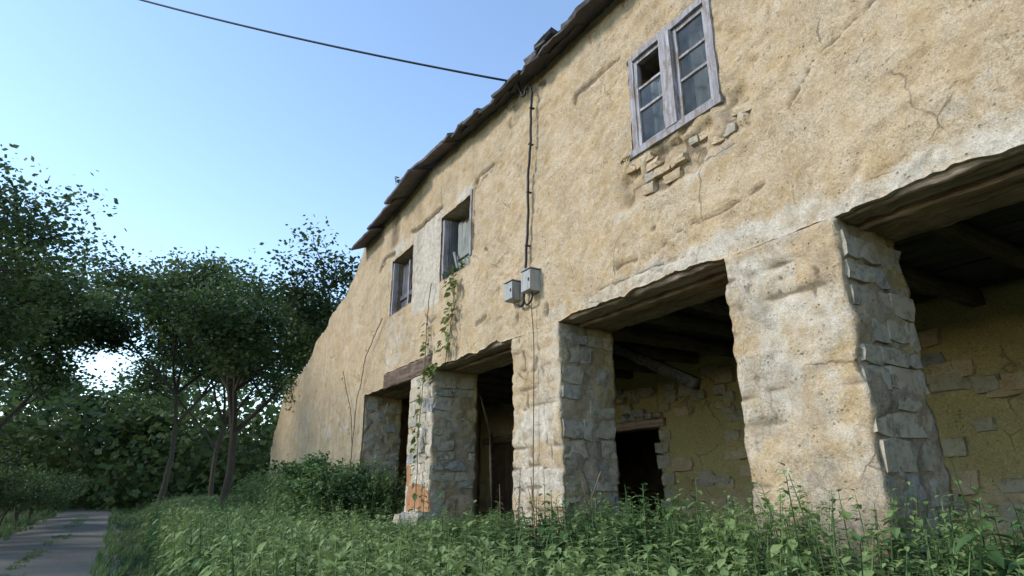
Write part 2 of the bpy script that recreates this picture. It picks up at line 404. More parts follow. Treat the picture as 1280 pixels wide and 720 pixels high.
def seg_dist(P, pts):
    d = np.full(len(P), 9.); pts = np.array(pts, float)
    for a, b in zip(pts[:-1], pts[1:]):
        ab = b - a; t = np.clip(((P - a) @ ab) / (ab @ ab), 0, 1)
        d = np.minimum(d, np.linalg.norm(P - (a + t[:, None] * ab), axis=1))
    return d
SCARS = [
    ([(-7.93, 3.55), (-7.93, 4.1), (-7.91, 4.62), (-7.84, 4.68)], .02, .04),  # points (x, z), half width, depth
    ([(-5.28, 4.60), (-5.25, 4.69), (-4.78, 4.68), (-4.42, 4.69)], .045, .035),
    ([(-7.90, 4.52), (-7.86, 4.60), (-7.74, 4.71), (-7.32, 4.72)], .04, .035),
    ([(-7.80, 4.50), (-7.66, 4.60), (-7.36, 4.64)], .02, .02),
    ([(-10.56, 4.77), (-10.2, 4.71), (-9.79, 4.72), (-9.16, 4.74)], .05, .05),
    ([(-12.35, 4.48), (-12.17, 4.65), (-11.93, 4.69), (-11.45, 4.62)], .055, .045),
    ([(-12.3, 4.55), (-12.0, 4.55)], .03, .03),
    ([(-11.50, 5.75), (-11.44, 5.4), (-11.50, 5.08)], .06, .04),
    ([(-4.65, 2.20), (-4.32, 2.21), (-4.15, 2.17)], .018, .03),
    ([(-4.15, 2.17), (-3.7, 2.30), (-3.2, 2.28), (-2.8, 2.36)], .014, .022),
    ([(-5.0, 2.02), (-4.2, 2.04), (-3.6, 1.99)], .010, .012),
    ([(-5.97, 2.11), (-5.97, 2.02)], .05, .04),
    ([(-6.64, 2.15), (-6.64, 2.07)], .045, .04),
    ([(-4.09, 2.46), (-4.08, 2.42)], .03, .03),
    ([(-7.56, 3.39), (-7.48, 3.36)], .04, .02),
    ([(-6.04, 5.38), (-5.93, 5.30)], .05, .03),
    ([(-8.9, 2.55), (-8.7, 2.62), (-8.45, 2.5)], .05, .02),
    ([(-9.7, 2.9), (-9.5, 2.7), (-9.3, 2.75)], .035, .02),
    ([(-7.8, 2.3), (-7.5, 2.34)], .05, .015),
    ([(-12.9, 1.9), (-12.3, 2.9), (-11.8, 3.3)], .012, .012),
    ([(-9.2, 4.6), (-9.22, 5.2), (-9.1, 5.7)], .01, .01),
    ([(-2.5, 2.9), (-2.2, 3.2), (-1.6, 3.4)], .015, .02),
]
def rect_mask(X, Z, x0, x1, z0, z1, s=.12):
    return sstep(x0 - s, x0 + s, X) * (1 - sstep(x1 - s, x1 + s, X)) * sstep(z0 - s, z0 + s, Z) * (1 - sstep(z1 - s, z1 + s, Z))
def wall_fields(P):
    """P (N,3) points on the facade plane -> relief (towards the viewer), attrs"""
    X, Z = P[:, 0], P[:, 2]
    a = sstep(-9.2, -6.2, X) * .75 + .25
    a = a * (.5 + .5 * sstep(-.25, .3, noise(P, .8, 62)))
    rel = .018 * noise(P, .55, 1) + .007 * noise(P, 1.6, 2)
    wp = P + .07 * np.stack([noise(P, 5, 4), 0 * X, noise(P, 5, 5)], 1)
    cre = (1 - np.abs(noise(wp, 5.5, 6))) ** 7; cre2 = (1 - np.abs(noise(wp, 12., 7))) ** 5
    rel += a * (.0065 * fbm(wp, 10, 8, 3) - .013 * cre - .011 * cre2 + .006 * noise(P, 26, 9))
    rel -= a * .02 * sstep(.62, .85, noise(P, 9, 10))
    rel += .006 * fbm(P, 12, 7, 2)
    sk = fbm(P + .1 * np.stack([noise(P, 4, 25), 0 * X, noise(P, 4, 26)], 1), 1.15, 27, 4)
    skim = sstep(.02, .07, sk); edge = np.exp(-((sk - .03) / .035) ** 2)
    rel += a * (.012 * skim - .006 * edge)
    strk = np.clip(fbm(P, (3.2, 1, .28), 28, 3), 0, 1) * sstep(1.6, 5.4, Z)
    stain_shade = a * (.22 * cre + .18 * cre2) + .4 * a * sstep(.6, .85, noise(P, 9, 10))  # crevice shade painted in here; real stains are added below
    for pts, w, dep in SCARS:
        d = seg_dist(P[:, [0, 2]], pts) + .02 * noise(P, 18, 9)
        k = 1 - sstep(w * .4, w * 1.25, d)
        rel -= dep * k; stain_shade = np.maximum(stain_shade, .85 * k)
    stain_shade = np.maximum(stain_shade, .34 * edge * a); stain_shade = np.maximum(stain_shade, .5 * strk)
    bd = sstep(.15, .6, noise(P, 1.1, 21) * .6 + .4 * noise(P, 3, 22))
    lime = .40 * (1 - skim) * a + .52 * bd * sstep(-.6, .5, noise(P, 6, 23))
    for r, v in (((-10.40, -9.15, 3.0, 4.72), 1.35), ((-11.76, -11.52, 3.3, 4.55), .7), ((-11.6, -10.5, 2.15, 3.28), .62),
                 ((-9.3, -7.95, 4.50, 4.74), .8), ((-11.6, -10.3, 4.45, 4.8), .7), ((-5.9, .4, 1.8, 2.12), .72), ((-9.0, -6.6, 1.8, 1.95), .75),
                 ((-4.7, -2.8, 2.65, 3.3), .55), ((-16, -13.2, -1, 1.6), .45), ((-23, -17, -1, 3.4), .4), ((-8.1, -7.95, 3.3, 4.6), .6)):
        lime = np.maximum(lime, v * rect_mask(X, Z, *r))
    stain_shade = np.maximum(stain_shade, .75 * rect_mask(X, Z, -11.75, -11.2, 4.75, 5.7, .15))
    stain_shade = np.maximum(stain_shade, .42 * rect_mask(X, Z, -4.7, -3.0, 2.75, 3.3, .15))
    stain_shade = np.maximum(stain_shade, .30 * rect_mask(X, Z, -9.1, -8.2, 2.2, 2.75, .2))
    stain_shade = np.maximum(stain_shade, .45 * sstep(5.45, 5.75, Z))  # darker towards the top of the wall
    lime = lime * (.72 + .4 * noise(P, 2.1, 24))
    damp = np.maximum(.75 * (1 - sstep(-.6, .5, Z)), .25 * rect_mask(X, Z, -3.6, .5, 2.2, 6, .6))
    # plaster fallen away round the corner of the near window
    hole = rect_mask(X, Z, -4.46, -2.85, 2.80, 3.36, .07) * sstep(-.2, .12, noise(P, 3.2, 33) + .35 * noise(P, 9, 34) + .25)
    rel -= .07 * hole + .016 * hole * np.clip(noise(P, 11, 36), -.3, 1); stain_shade = np.maximum(stain_shade, .38 * hole + .5 * hole * (np.abs(noise(P, (5, 1, 9), 37)) < .12))
    return rel, dict(lime=lime * (1 - hole), stain_shade=stain_shade, damp=damp, brick=np.zeros(len(P)), moss=np.zeros(len(P)))

def edge_snap(vals, cuts):
    vals = np.array(vals)
    for c in cuts: vals[np.argmin(np.abs(vals - c))] = c
    return np.unique(vals)
def build_facade():
    xs = np.concatenate([np.arange(-22.6, -16.2, .05), np.arange(-16.2, -9, .03), np.arange(-9, -1.2, .022), np.arange(-1.2, 3.01, .05)])
    zs = np.concatenate([np.arange(-1.0, LINZ, .05), np.arange(LINZ, 5.78, .025)])
    xs = edge_snap(xs, [P0X] + [v for o in OPEN for v in o] + [v for w in WIN for v in w[:2]])
    zs = edge_snap(zs, [LINZ, 2.14] + [v for w in WIN for v in w[2:]])
    X, Z = np.meshgrid(xs, zs, indexing='ij'); nx, nz = X.shape
    P = np.stack([X.ravel(), np.zeros(X.size), Z.ravel()], 1)
    cxm = (X[:-1, :-1] + X[1:, 1:]) / 2; czm = (Z[:-1, :-1] + Z[1:, 1:]) / 2
    keep = np.ones(cxm.shape, bool)
    keep &= ~((czm < LINZ) & (cxm > P0X))                       # portico and piers
    keep &= ~((cxm > -11.62) & (cxm < -9.33) & (czm < 2.14))     # bare timber lintel shows in the wall face
    for x0, x1, z0, z1 in WIN: keep &= ~((cxm > x0) & (cxm < x1) & (czm > z0) & (czm < z1))
    # ruined left end: the top steps down and the corner has fallen
    prof_x = [-22.5, -22.2, -20.8, -18.4, -16.6, -15.4, -14.75, -14.5, -14.2, -13.95, -13.8, -13.5]
    prof_z = [-1.0, 1.6, 2.9, 3.5, 4.15, 4.5, 4.62, 4.8, 5.0, 5.2, 5.38, 5.60]
    q = np.stack([cxm.ravel(), 0 * cxm.ravel(), czm.ravel()], 1)
    zt = np.interp(cxm + (.16 + .3 * (cxm < -15.2)) * noise(q, 2.2, 41).reshape(cxm.shape) + .05 * noise(q, 7, 42).reshape(cxm.shape), prof_x, prof_z)
    keep &= ~((czm > zt) & (cxm < -13.5))
    keep &= czm < np.interp(cxm, [-13.6, -12.5, -12.35, -11.2, -11.05, -10.05, -9, -7.8, -6.3, -4.4, 3], [5.46, 5.50, 5.60, 5.64, 5.70, 5.82, 5.80, 5.68, 5.58, 5.54, 5.53])
    rel, at = wall_fields(P)
    wx = .016 * fbm(P, 5, 50, 2); wz = .014 * fbm(P, 5, 51, 2)
    inside = np.zeros(len(P))
    for a_, b_ in OPEN[1:]: inside = np.maximum(inside, sstep(a_ + .02, a_ + .25, P[:, 0]) * (1 - sstep(b_ - .25, b_ - .02, P[:, 0])))
    px = P * [1, 0, 0]
    rag = np.clip(.03 + .045 * noise(px, 2.1, 43) + .028 * noise(px, 6, 44) + .016 * noise(px, 17, 45), -.01, .12) * inside * np.clip(1 - (P[:, 2] - LINZ) / .25, 0, 1) * (P[:, 2] >= LINZ - 1e-6)
    V = np.stack([P[:, 0] + wx, -rel, P[:, 2] + wz + rag], 1)
    idx = np.arange(X.size).reshape(X.shape)
    i0, i1, i2, i3 = idx[:-1, :-1], idx[1:, :-1], idx[1:, 1:], idx[:-1, 1:]
    quads = np.stack([i0, i1, i2, i3], -1)[keep]
    # reveals
    kp = np.pad(keep, 1)
    sides = []
    for (di, dj, a, b) in ((-1, 0, i0, i3), (1, 0, i2, i1), (0, -1, i1, i0), (0, 1, i3, i2)):
        miss = keep & ~kp[1 + di:kp.shape[0] - 1 + di, 1 + dj:kp.shape[1] - 1 + dj]
        e = np.stack([a[miss], b[miss]], -1)
        deep = np.full(len(e), .55)
        mid = (P[e[:, 0]] + P[e[:, 1]]) / 2
        if dj == -1: deep[(mid[:, 2] < 2.3) & (mid[:, 2] > 1.7)] = .05
        sides.append((e, deep, mid))
    E = np.concatenate([s[0] for s in sides]); DP = np.concatenate([s[1] for s in sides])
    nseg = 4; VV = [V]; Q = [quads]; off = len(V); AT = {k: [v] for k, v in at.items()}
    prev = E.copy()
    for k in range(1, nseg + 1):
        nv = np.concatenate([V[E[:, 0]], V[E[:, 1]]]).copy()
        nv[:, 1] += np.concatenate([DP, DP]) * k / nseg
        pr = np.concatenate([P[E[:, 0]], P[E[:, 1]]]); pr[:, 1] = nv[:, 1]
        nv[:, 0] += .012 * (noise(pr, 6, 60) - noise(pr * [1, 0, 1], 6, 60)); nv[:, 2] += .012 * (noise(pr, 6, 61) - noise(pr * [1, 0, 1], 6, 61))
        new = np.stack([np.arange(len(E)) + off, np.arange(len(E)) + off + len(E)], -1)
        Q.append(np.stack([prev[:, 1], prev[:, 0], new[:, 0], new[:, 1]], -1))
        VV.append(nv); off += 2 * len(E); prev = new
        for key in AT:
            s = np.concatenate([at[key][E[:, 0]], at[key][E[:, 1]]])
            if key == 'lime': s = np.maximum(s, .45)
            if key == 'stain_shade': s = s * .6
            if key == 'damp': s = np.maximum(s, .2)
            AT[key].append(s)
    V = np.concatenate(VV); Qa = np.concatenate(Q)
    used = np.unique(Qa); remap = np.full(len(V), -1); remap[used] = np.arange(len(used))
    at = {k: np.concatenate(v)[used] for k, v in AT.items()}
    me = mesh_np('facade_wall', V[used] - np.array(HOUSE.location), [remap[Qa]], PLASTER, True, at)
    return link('facade_wall', me, HOUSE)
build_facade()

# stones: eight shared shapes
def stone_mesh(k, mat):
    r = np.random.default_rng(100 + k)
    v, q = rough_box((-.5, -.5, -.5), (.5, .5, .5), .5, 0)
    s = np.sign(v) * np.abs(v * 2) ** .9 / 2
    n = np.linalg.norm(v, axis=1, keepdims=True); rounded = v / n * .62
    w = .16; v = s * (1 - w) + rounded * w
    v = v + r.uniform(-.085, .085, v.shape)
    return mesh_np('stone', v, [q], mat, False)
STONES = [stone_mesh(k, STONE) for k in range(10)]
STONES_ROOF = [stone_mesh(k + 40, SLATE) for k in range(5)]
STONES_TAN = [stone_mesh(k + 60, PLASTER) for k in range(6)]
STONES_IN = [stone_mesh(k + 20, STONE_IN) for k in range(8)]
def stone(parent, c, size, rot=0, shapes=STONES):
    o = link('stone', random.choice(shapes), None, c, (random.uniform(-.05, .05), random.uniform(-.05, .05) + rot, random.uniform(-.05, .05)), size)
    return put(o, W(parent)) if parent.parent is None else sub(o, parent)
def W(p): return p
def sub(o, parent):
    """child of a part that itself only carries a translation"""
    base = Vector(parent.location)
    if parent.parent: base = base + Vector(parent.parent.location)
    o.parent = parent; o.location = Vector(o.location) - base; return o

def pier(x0, x1, seed, front='plaster', y1=.8, sides=(1,), ybase=0.0):
    zb = -1.0
    v, q = rough_box((x0, ybase, zb), (x1, y1, LINZ), .035, 0)
    P = v.copy()
    w = np.stack([.026 * fbm(P, 4.5, seed, 3), 0 * P[:, 0], .0 * P[:, 0]], 1)
    v = v + w
    # the same relief as the wall on the front face, fading to nothing inside
    fr = P[:, 1] < ybase + .02
    rel, at = wall_fields(P * [1, 0, 1])
    v[:, 1] -= np.where(fr, rel, .015 * fbm(P, 5, seed + 4, 2))
    zz = P[:, 2] + .05 * noise(P, 2.6, seed + 5); ph = (zz / .235) % 1.; crow = np.floor(zz / .235)
    xx = P[:, 0] + P[:, 1] + .04 * noise(P, 4, seed + 6) + crow * .173; pv = (xx / (.36 + .08 * np.sin(crow * 7))) % 1.
    crev = np.maximum(1 - sstep(.0, .10, np.minimum(ph, 1 - ph)), 1 - sstep(.0, .055, np.minimum(pv, 1 - pv))) * sstep(-.3, .25, noise(P, 2.4, seed + 7))
    lump = noise(np.stack([np.floor(xx / .36), crow, 0 * xx], 1), 1., seed + 8)
    v[:, 1] += np.where(fr, .028 * crev - .014 * lump - .010 * fbm(P, 11, seed + 15, 3), 0)
    side = np.abs(P[:, 0] - x1) < 1e-3
    v[:, 0] += np.where(side & ~fr, .022 * fbm(P, 8, seed + 9, 3), 0)
    for k in at: at[k] = np.where(fr, at[k], 0.)
    at['stain_shade'] = np.maximum(at['stain_shade'], np.where(fr, .95 * crev + .42 * sstep(.1, .5, fbm(P, 9, seed + 22, 2)), .25 * (noise(P, 6, seed + 9) > .35) + .5 * sstep(.25, .6, fbm(P, 4, seed + 23, 3))))  # front course crevices get painted shade; the noise patches are stains
    at['lime'] = np.maximum(at['lime'], np.where(fr, .42 + .35 * noise(P, 2.2, seed + 2), 0))
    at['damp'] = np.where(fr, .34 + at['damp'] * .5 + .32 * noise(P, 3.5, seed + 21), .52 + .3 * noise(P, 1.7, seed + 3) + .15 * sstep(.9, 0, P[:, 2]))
    at['moss'] = np.where(fr, 0, .22 + .45 * sstep(.2, .7, P[:, 1]) * sstep(.0, 1.3, P[:, 2]))
    at['stain_shade'] = np.maximum(at['stain_shade'], np.where(~fr, .5 * sstep(1.72, 1.83, P[:, 2]), 0))  # shade under the lintel painted onto the top of the sides
    if front == 'brick':
        at['brick'] = np.where(fr, rect_mask(P[:, 0] + .10 * noise(P, 4, 6), P[:, 2] + .08 * noise(P, 3, 7) + .5 * (P[:, 0] - (x0 + x1) / 2) ** 2, x0 + .1, x1 + .1, -.34, .06, .05), 0)
        at['brick'] = np.maximum(at['brick'], np.where(fr & (P[:, 0] < x0 + .42 + .12 * noise(P, 5, 71)), .75 * (noise(P, (2, 1, 6), 72) > .28), 0))
        at['lime'] = np.maximum(at['lime'], np.where(fr, .66, 0))
        at['damp'] = np.where(fr, at['damp'] * .4, at['damp'])
    if front == 'cement':
        at['damp'] = np.where(fr, np.maximum(at['damp'] * .4, .42 * rect_mask(P[:, 0], P[:, 2] + .05 * noise(P, 3, 5), x0 - .3, x1 + .3, -.05, .22, .05)), at['damp'])
        at['lime'] = np.where(fr, np.maximum(at['lime'], .8 * rect_mask(P[:, 0], P[:, 2] + .05 * noise(P, 3, 5), x0 - .3, x1 + .3, -.05, .22, .05)), at['lime'])
    c = np.array(((x0 + x1) / 2, 0, zb))
    o = link('pier', mesh_np('pier', v - c, [q], PLASTER, True, at), None, tuple(c)); put(o, HOUSE)
    # stones of the side that faces the camera
    r = random.Random(seed)
    z = -.85
    while z < 1.72:
        h = r.uniform(.11, .25); h = min(h, 1.83 - z); y = ybase + .03
        while y < y1 - .04:
            l = min(r.uniform(.14, .42), y1 - .02 - y)
            if l > .07 and r.random() < .80:
                s = stone(o, (x1 - .040 + r.uniform(-.014, .012), y + l / 2, z + h / 2 + r.uniform(-.012, .012)), (.11, l * .99, h * r.uniform(.8, .98)))
            y += l
        z += h
    if front == 'brick':
        z = .12
        while z < 1.75:
            h = r.uniform(.14, .26); h = min(h, 1.84 - z); x = x0 + .01
            while x < x1 - .03:
                l = min(r.uniform(.22, .5), x1 - x)
                if l > .08 and r.random() < .6: stone(o, (x + l / 2, .042 + r.uniform(-.006, .012), z + h / 2), (l * .98, .12, h * .96))
                x += l
            z += h
        for k in range(3): stone(o, (x0 + .18 + .33 * k, -.05, -.52 + .03 * k), (.34, .3, .24))
    return o
for (a, b), f, s in zip(PIERS, ('brick', 'cement', 'plain'), (11, 12, 13)): pier(a, b, s, f)
# the solid wall left of the first opening has a stone return too
P0 = pier(-13.3, P0X, 14, 'plain', .85, ybase=.03)
# stones where the plaster fell off under the near window and along the broken end of the wall
zz_ = 2.84
while zz_ < 3.28:
    h = random.uniform(.07, .13); xx_ = -4.42 + random.uniform(0, .12) + (.12 if zz_ < 3.0 else 0)
    while xx_ < -2.95:
        l = random.uniform(.10, .28)
        if random.random() < .62: stone(HOUSE, (xx_ + l / 2, 0.068 + random.uniform(-.02, .012), zz_ + h / 2), (l, .12, h * random.uniform(.75, 1)), random.uniform(-.2, .2), STONES_TAN if random.random() < .85 else STONES)
        xx_ += l + .012
    zz_ += h + .008
for k in range(34):
    x = -22.2 + 8.4 * (k + random.random() * .6) / 34
    z = float(np.interp(x, [-22.5, -22.2, -20.8, -18.4, -16.6, -15.4, -14.75, -14.5, -14.2, -13.95], [-1.0, 1.6, 2.9, 3.5, 4.15, 4.5, 4.62, 4.8, 5.0, 5.2])) - random.uniform(.05, .2)
    stone(HOUSE, (x, .26, z), (random.uniform(.26, .45), .46, random.uniform(.16, .28)))

# lintel timbers, three side by side over every opening
def lintel(x0, x1, y0, y1, z0, z1, mat, seed, parent=HOUSE):
    return rbox('lintel_beam', (x0, y0, z0), (x1, y1, z1), mat, parent, .04, .011, 9, seed, True, .012)
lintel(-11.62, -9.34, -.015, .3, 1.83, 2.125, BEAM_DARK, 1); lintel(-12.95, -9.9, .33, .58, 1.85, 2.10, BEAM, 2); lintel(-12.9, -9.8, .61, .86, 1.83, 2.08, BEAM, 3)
lintel(-12.95, -11.64, .06, .3, 1.87, 2.1, BEAM, 4)
for a, b, s in ((-9.6, -6.5, 10), (-6.0, -3.0, 20), (-2.6, .4, 30)):
    lintel(a, b, .055, .27, 1.865, 2.12, BEAM_PALE, s); lintel(a, b, .30, .56, 1.835, 2.10, BEAM, s + 1); lintel(a, b, .59, .84, 1.85, 2.09, BEAM_PALE, s + 2)

# inside of the portico
def inner_wall(name, lo, hi, seed, moss=.3, damp=.35):
    v, q = rough_box(lo, hi, .09, .0); P = v.copy()
    v = v + np.stack([.04 * fbm(P, 4.5, seed + k, 3) for k in range(3)], 1)
    z = np.zeros(len(v))
    at = dict(lime=z + .35, stain_shade=.12 + .3 * noise(P, 1.3, seed + 5) + .3 * noise(P, 4, seed + 6), damp=z + damp + .35 * fbm(P, 1.6, seed + 7, 3), brick=z, moss=moss + .35 * sstep(1.9, 1.4, np.abs(P[:, 2] - 1.7)))
    c = (np.array(lo) + np.array(hi)) / 2
    return put(link(name, mesh_np(name, v - c, [q], PLASTER, True, at), None, tuple(c)), HOUSE)
BY = 4.0
for a, b in ((-15.6, -14.6), (-13.2, -10.05), (-8.26, 3.0)): inner_wall('back_wall', (a, BY, -1), (b, BY + .22, 2.2), 70, .62, .05)
inner_wall('back_wall', (-10.05, BY + .02, 1.2), (-8.26, BY + .20, 2.2), 71, .6, .05); inner_wall('back_wall', (-14.6, BY + .02, 1.25), (-13.2, BY + .48, 2.2), 72, .1, .3)
rbox('door_lintel', (-10.2, BY - .06, 1.045), (-8.1, BY + .3, 1.19), BEAM_PALE, HOUSE, .05, .012, 5, 5, True)
rbox('door_lintel', (-14.8, BY - .06, 1.08), (-13.0, BY + .3, 1.24), BEAM, HOUSE, .05, .012, 5, 6, True)
for k in range(7): stone(HOUSE, (-8.17 + random.uniform(-.05, .06), BY + .06, -.6 + .25 * k + random.uniform(-.04, .04)), (random.uniform(.2, .36), .2, random.uniform(.15, .24)), 0, STONES_IN)
for k in range(16): stone(HOUSE, (random.uniform(-9.4, -6.5), BY + .01, random.uniform(1.25, 1.75)), (random.uniform(.2, .4), .12, random.uniform(.12, .2)), 0, STONES_IN)
for k in range(95):
    x = random.uniform(-8.0, -2.5); stone(HOUSE, (x, BY + random.uniform(.0, .035), random.uniform(-.5, 2.0)), (random.uniform(.18, .45), .12, random.uniform(.1, .22)), 0, STONES_IN if random.random() < .45 else STONES_TAN)
for k in range(5): rbox('stone', (-9.2 + .22 * k, BY - .1, 1.19), (-9.04 + .22 * k, BY + .05, 1.24 + random.uniform(.02, .10)), STONE_IN, HOUSE, .08, .02, 9, 80 + k, True)
# brown door leaf and post seen through the second opening
DO = empty('plank_door', (-13.9, BY + .05, -.6), 'brown plank door in the dark back wall of the portico', 'door')
for k in range(7):
    rbox('plank', (-14.58 + .195 * k, BY + .06, -.6), (-14.395 + .195 * k, BY + .10, 1.06), DOORWOOD, DO, .2, .004, 4, 90 + k)
rbox('post', (-8.05, 1.9, -.7), (-7.9, 2.05, 2.15), DOORWOOD, HOUSE, .1, .012, 4, 97, True)
rbox('post', (-12.15, 2.2, -.7), (-11.98, 2.36, 2.15), DOORWOOD, HOUSE, .1, .012, 4, 98, True)
# ceiling: joists and boards
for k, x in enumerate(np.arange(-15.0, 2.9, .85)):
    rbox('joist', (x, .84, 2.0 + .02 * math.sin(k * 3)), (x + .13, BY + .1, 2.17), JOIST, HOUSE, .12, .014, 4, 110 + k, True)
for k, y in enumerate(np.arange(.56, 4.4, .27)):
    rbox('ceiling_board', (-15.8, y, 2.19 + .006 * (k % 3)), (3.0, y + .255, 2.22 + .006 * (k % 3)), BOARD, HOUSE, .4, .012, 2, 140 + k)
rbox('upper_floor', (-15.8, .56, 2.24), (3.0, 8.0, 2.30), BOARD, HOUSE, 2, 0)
# end, rear and upper walls
for n, lo, hi in (('end_wall', (2.9, .56, -1), (3.4, 8, 5.75)), ('end_wall', (-15.6, .56, -1), (-15.2, 8, 2.3)), ('rear_wall', (-15.9, 8, -1), (3.4, 8.5, 5.7)), ('inner_wall', (-15.5, 3.4, 2.3), (2.9, 3.7, 5.7)), ('inner_wall', (-13.4, .56, 2.3), (-13.1, 3.4, 5.7))):
    inner_wall(n, lo, hi, 75, 0, .3)
tm = empty('leaning_pole', (-10.45, 1.7, -.6), 'thin broken pole leaning in the dark second opening', 'pole')
tube('pole', [(-10.0, 1.5, .95), (-10.2, 1.5, 1.3), (-10.42, 1.5, 1.70)], [.035, .03, .018], DRYSTEM, tm, 7)
tube('pole_base', [(-10.3, 1.75, -.62), (-10.12, 1.6, .2), (-10.0, 1.5, .95)], [.045, .04, .035], JOIST, tm, 7)
br = rbox('fallen_joist', (-1.0, -.07, -.07), (1.0, .07, .07), JOIST, None, .1, .015, 5, 201, True)
br.location = (-6.4, 2.0, 1.72); br.rotation_euler = (0, math.atan2(2.10 - 1.43, 1.3), 0)
tag(br, 'grey fallen joist hanging aslant under the ceiling of the near opening', 'beam')

# roof: slabs along the eave, each its own part, and the slope behind
EZ = 5.40
def slab(name, x0, x1, y0, dy, z, th, mat, seed, tilt=R(21), rz=0):
    v, q = rough_box((x0, 0, 0), (x1, dy, th), .07 if name == 'slate' else .12, 0)
    P = v.copy(); front = 1 - sstep(0, .3, P[:, 1])
    v[:, 1] += (.05 if name == 'slate' else .016) * front * fbm(P + [0, 0, seed], 4.5, seed, 3)
    v[:, 0] += .018 * fbm(P, 5, seed + 1, 2); v[:, 2] += .014 * fbm(P, 5, seed + 2, 3) + .012 * np.sin(P[:, 0] * 3 + seed)
    cx = (x0 + x1) / 2; v[:, 0] -= cx
    c, s = math.cos(tilt), math.sin(tilt)
    y = v[:, 1] * c - v[:, 2] * s; zz = v[:, 1] * s + v[:, 2] * c
    v[:, 1], v[:, 2] = y, zz
    o = link(name, mesh_np(name, v, [q], mat, False), None, (cx, y0, z), (0, random.uniform(-.03, .03), rz))
    return put(o, HOUSE)
# slates (three overlapping courses) from the middle of the house to the near end
for row in range(3):
    x = -9.0 + row * .17; k = 0
    while x < 3.2:
        w = random.uniform(.34, .72)
        zz = np.interp(x, [-9, -7.8, -6.3, -4.5, 3], [5.66, 5.55, 5.44, 5.40, 5.39]) + .045 * row
        slab('slate', x, x + w * .985, -.26 - random.uniform(0, .05) + row * .10, .62, float(zz) + random.uniform(-.012, .012), random.uniform(.025, .055), SLATE, 300 + row * 60 + k, R(21))
        x += w; k += 1
# big sheets at the ruined end, stepping down
for k, (x0, x1, y0, z, z2) in enumerate(((-13.5, -12.25, -.34, 5.31, 5.36), (-12.5, -10.8, -.31, 5.47, 5.50), (-11.05, -9.75, -.44, 5.47, 5.60), (-10.0, -8.55, -.32, 5.76, 5.62))):
    o = slab('roof_board', x0, x1, y0, .9, (z + z2) / 2, .04, SHEET, 500 + k, R(21)); o.rotation_euler = (0, -math.atan2(z2 - z, x1 - x0), 0)
for k in range(34):                                        # loose stones weighing the edge down
    x = random.uniform(-5.0, 2.8) if k > 16 else random.uniform(-6.2, -3.8)
    stone(HOUSE, (x, -.14 + random.uniform(-.06, .14), EZ + .19 + random.uniform(-.02, .03)), (random.uniform(.18, .4), random.uniform(.18, .3), random.uniform(.06, .13)), 0, STONES_ROOF)
v, q = rough_box((-13.6, .25, 0), (3.5, 4.5, .06), .6, .02, 1, 9)
v[:, 2] += 5.68 + (v[:, 1]) * .40
v2 = v.copy(); v2[:, 1] = 8.7 - v2[:, 1] + .3; 
put(link('roof', mesh_np('roof', np.concatenate([v, v2]), [q, q[:, ::-1] + len(v)], SLATE, False)), HOUSE).location = -Vector(HOUSE.location)

# ------------------------------------------------------------------ windows
def window_near():
    x0, x1, z0, z1 = WIN[2]
    fr = link('window', mesh_np('window', *(lambda vq: (vq[0] - [x0, 0, z0], [vq[1]]))(rough_box((x0, .0, z0), (x0 + .075, .13, z1), .07, .006, 8, 600)), GREYWOOD, False), None, (x0, 0, z0)); put(fr, HOUSE)
    def bar(name, lo, hi, seed, mat=GREYWOOD, warp=.004, step=.07):
        lo = np.array(lo, float); hi = np.array(hi, float); c = (lo + hi) / 2
        v, q = rough_box(lo, hi, step, warp, 7, seed)
        return sub(link(name, mesh_np(name, v - c, [q], mat, False), None, tuple(c)), fr)
    yf = -.025
    bar('frame', (x1 - .075, yf, z0), (x1, .13, z1), 602); bar('frame', (x0 + .078, yf + .004, z1 - .075), (x1 - .078, .13, z1), 603)
    bar('sill', (x0 - .01, yf - .012, z0 - .03), (x1 + .01, .15, z0 + .045), 604)
    xm = (x0 + x1) / 2
    bar('mullion', (xm - .075, yf - .02, z0 + .05), (xm + .075, .11, z1 - .078), 605)
    for s, (a, b) in enumerate(((x0 + .08, xm - .078), (xm + .078, x1 - .08))):
        bar('sash', (a, .012, z0 + .052), (a + .045, .06, z1 - .08), 610 + s); bar('sash', (b - .045, .012, z0 + .052), (b, .06, z1 - .08), 612 + s)
        bar('sash', (a + .047, .016, z0 + .052), (b - .047, .058, z0 + .10), 614 + s); bar('sash', (a + .047, .016, z1 - .125), (b - .047, .058, z1 - .08), 616 + s)
        h = z1 - z0 - .26
        zz = [z0 + .10, z0 + .10 + h * .42, z0 + .10 + h * .70, z1 - .125]
        for t in zz[1:3]: bar('glazing_bar', (a + .047, .018, t - .014), (b - .047, .05, t + .014), 620 + s)
        for i in range(3):
            if s == 0 and i == 2: continue                     # the top pane is gone
            bar('pane', (a + .047, .033, zz[i] + .015), (b - .047, .036, zz[i + 1] - .015), 0, GLASS, 0, 2)
        # hanging curtain
        xs = np.linspace(a + .03, b + .02, 24); zs = np.linspace(z0 + .05, z1 - (.36 if s == 0 else .15), 10)
        CX, CZ = np.meshgrid(xs, zs, indexing='ij'); CY = .17 + .028 * np.sin((CX - a) * 42 + CZ * 1.5) + .012 * np.sin(CX * 90)
        ci = np.arange(CX.size).reshape(CX.shape); cc = np.array((xm, .17, z0))
        me = mesh_np('curtain', np.stack([CX, CY, CZ], -1).reshape(-1, 3) - cc, [np.stack([ci[:-1, :-1], ci[1:, :-1], ci[1:, 1:], ci[:-1, 1:]], -1).reshape(-1, 4)], CURTAIN)
        sub(link('curtain', me, None, tuple(cc)), fr)
window_near()
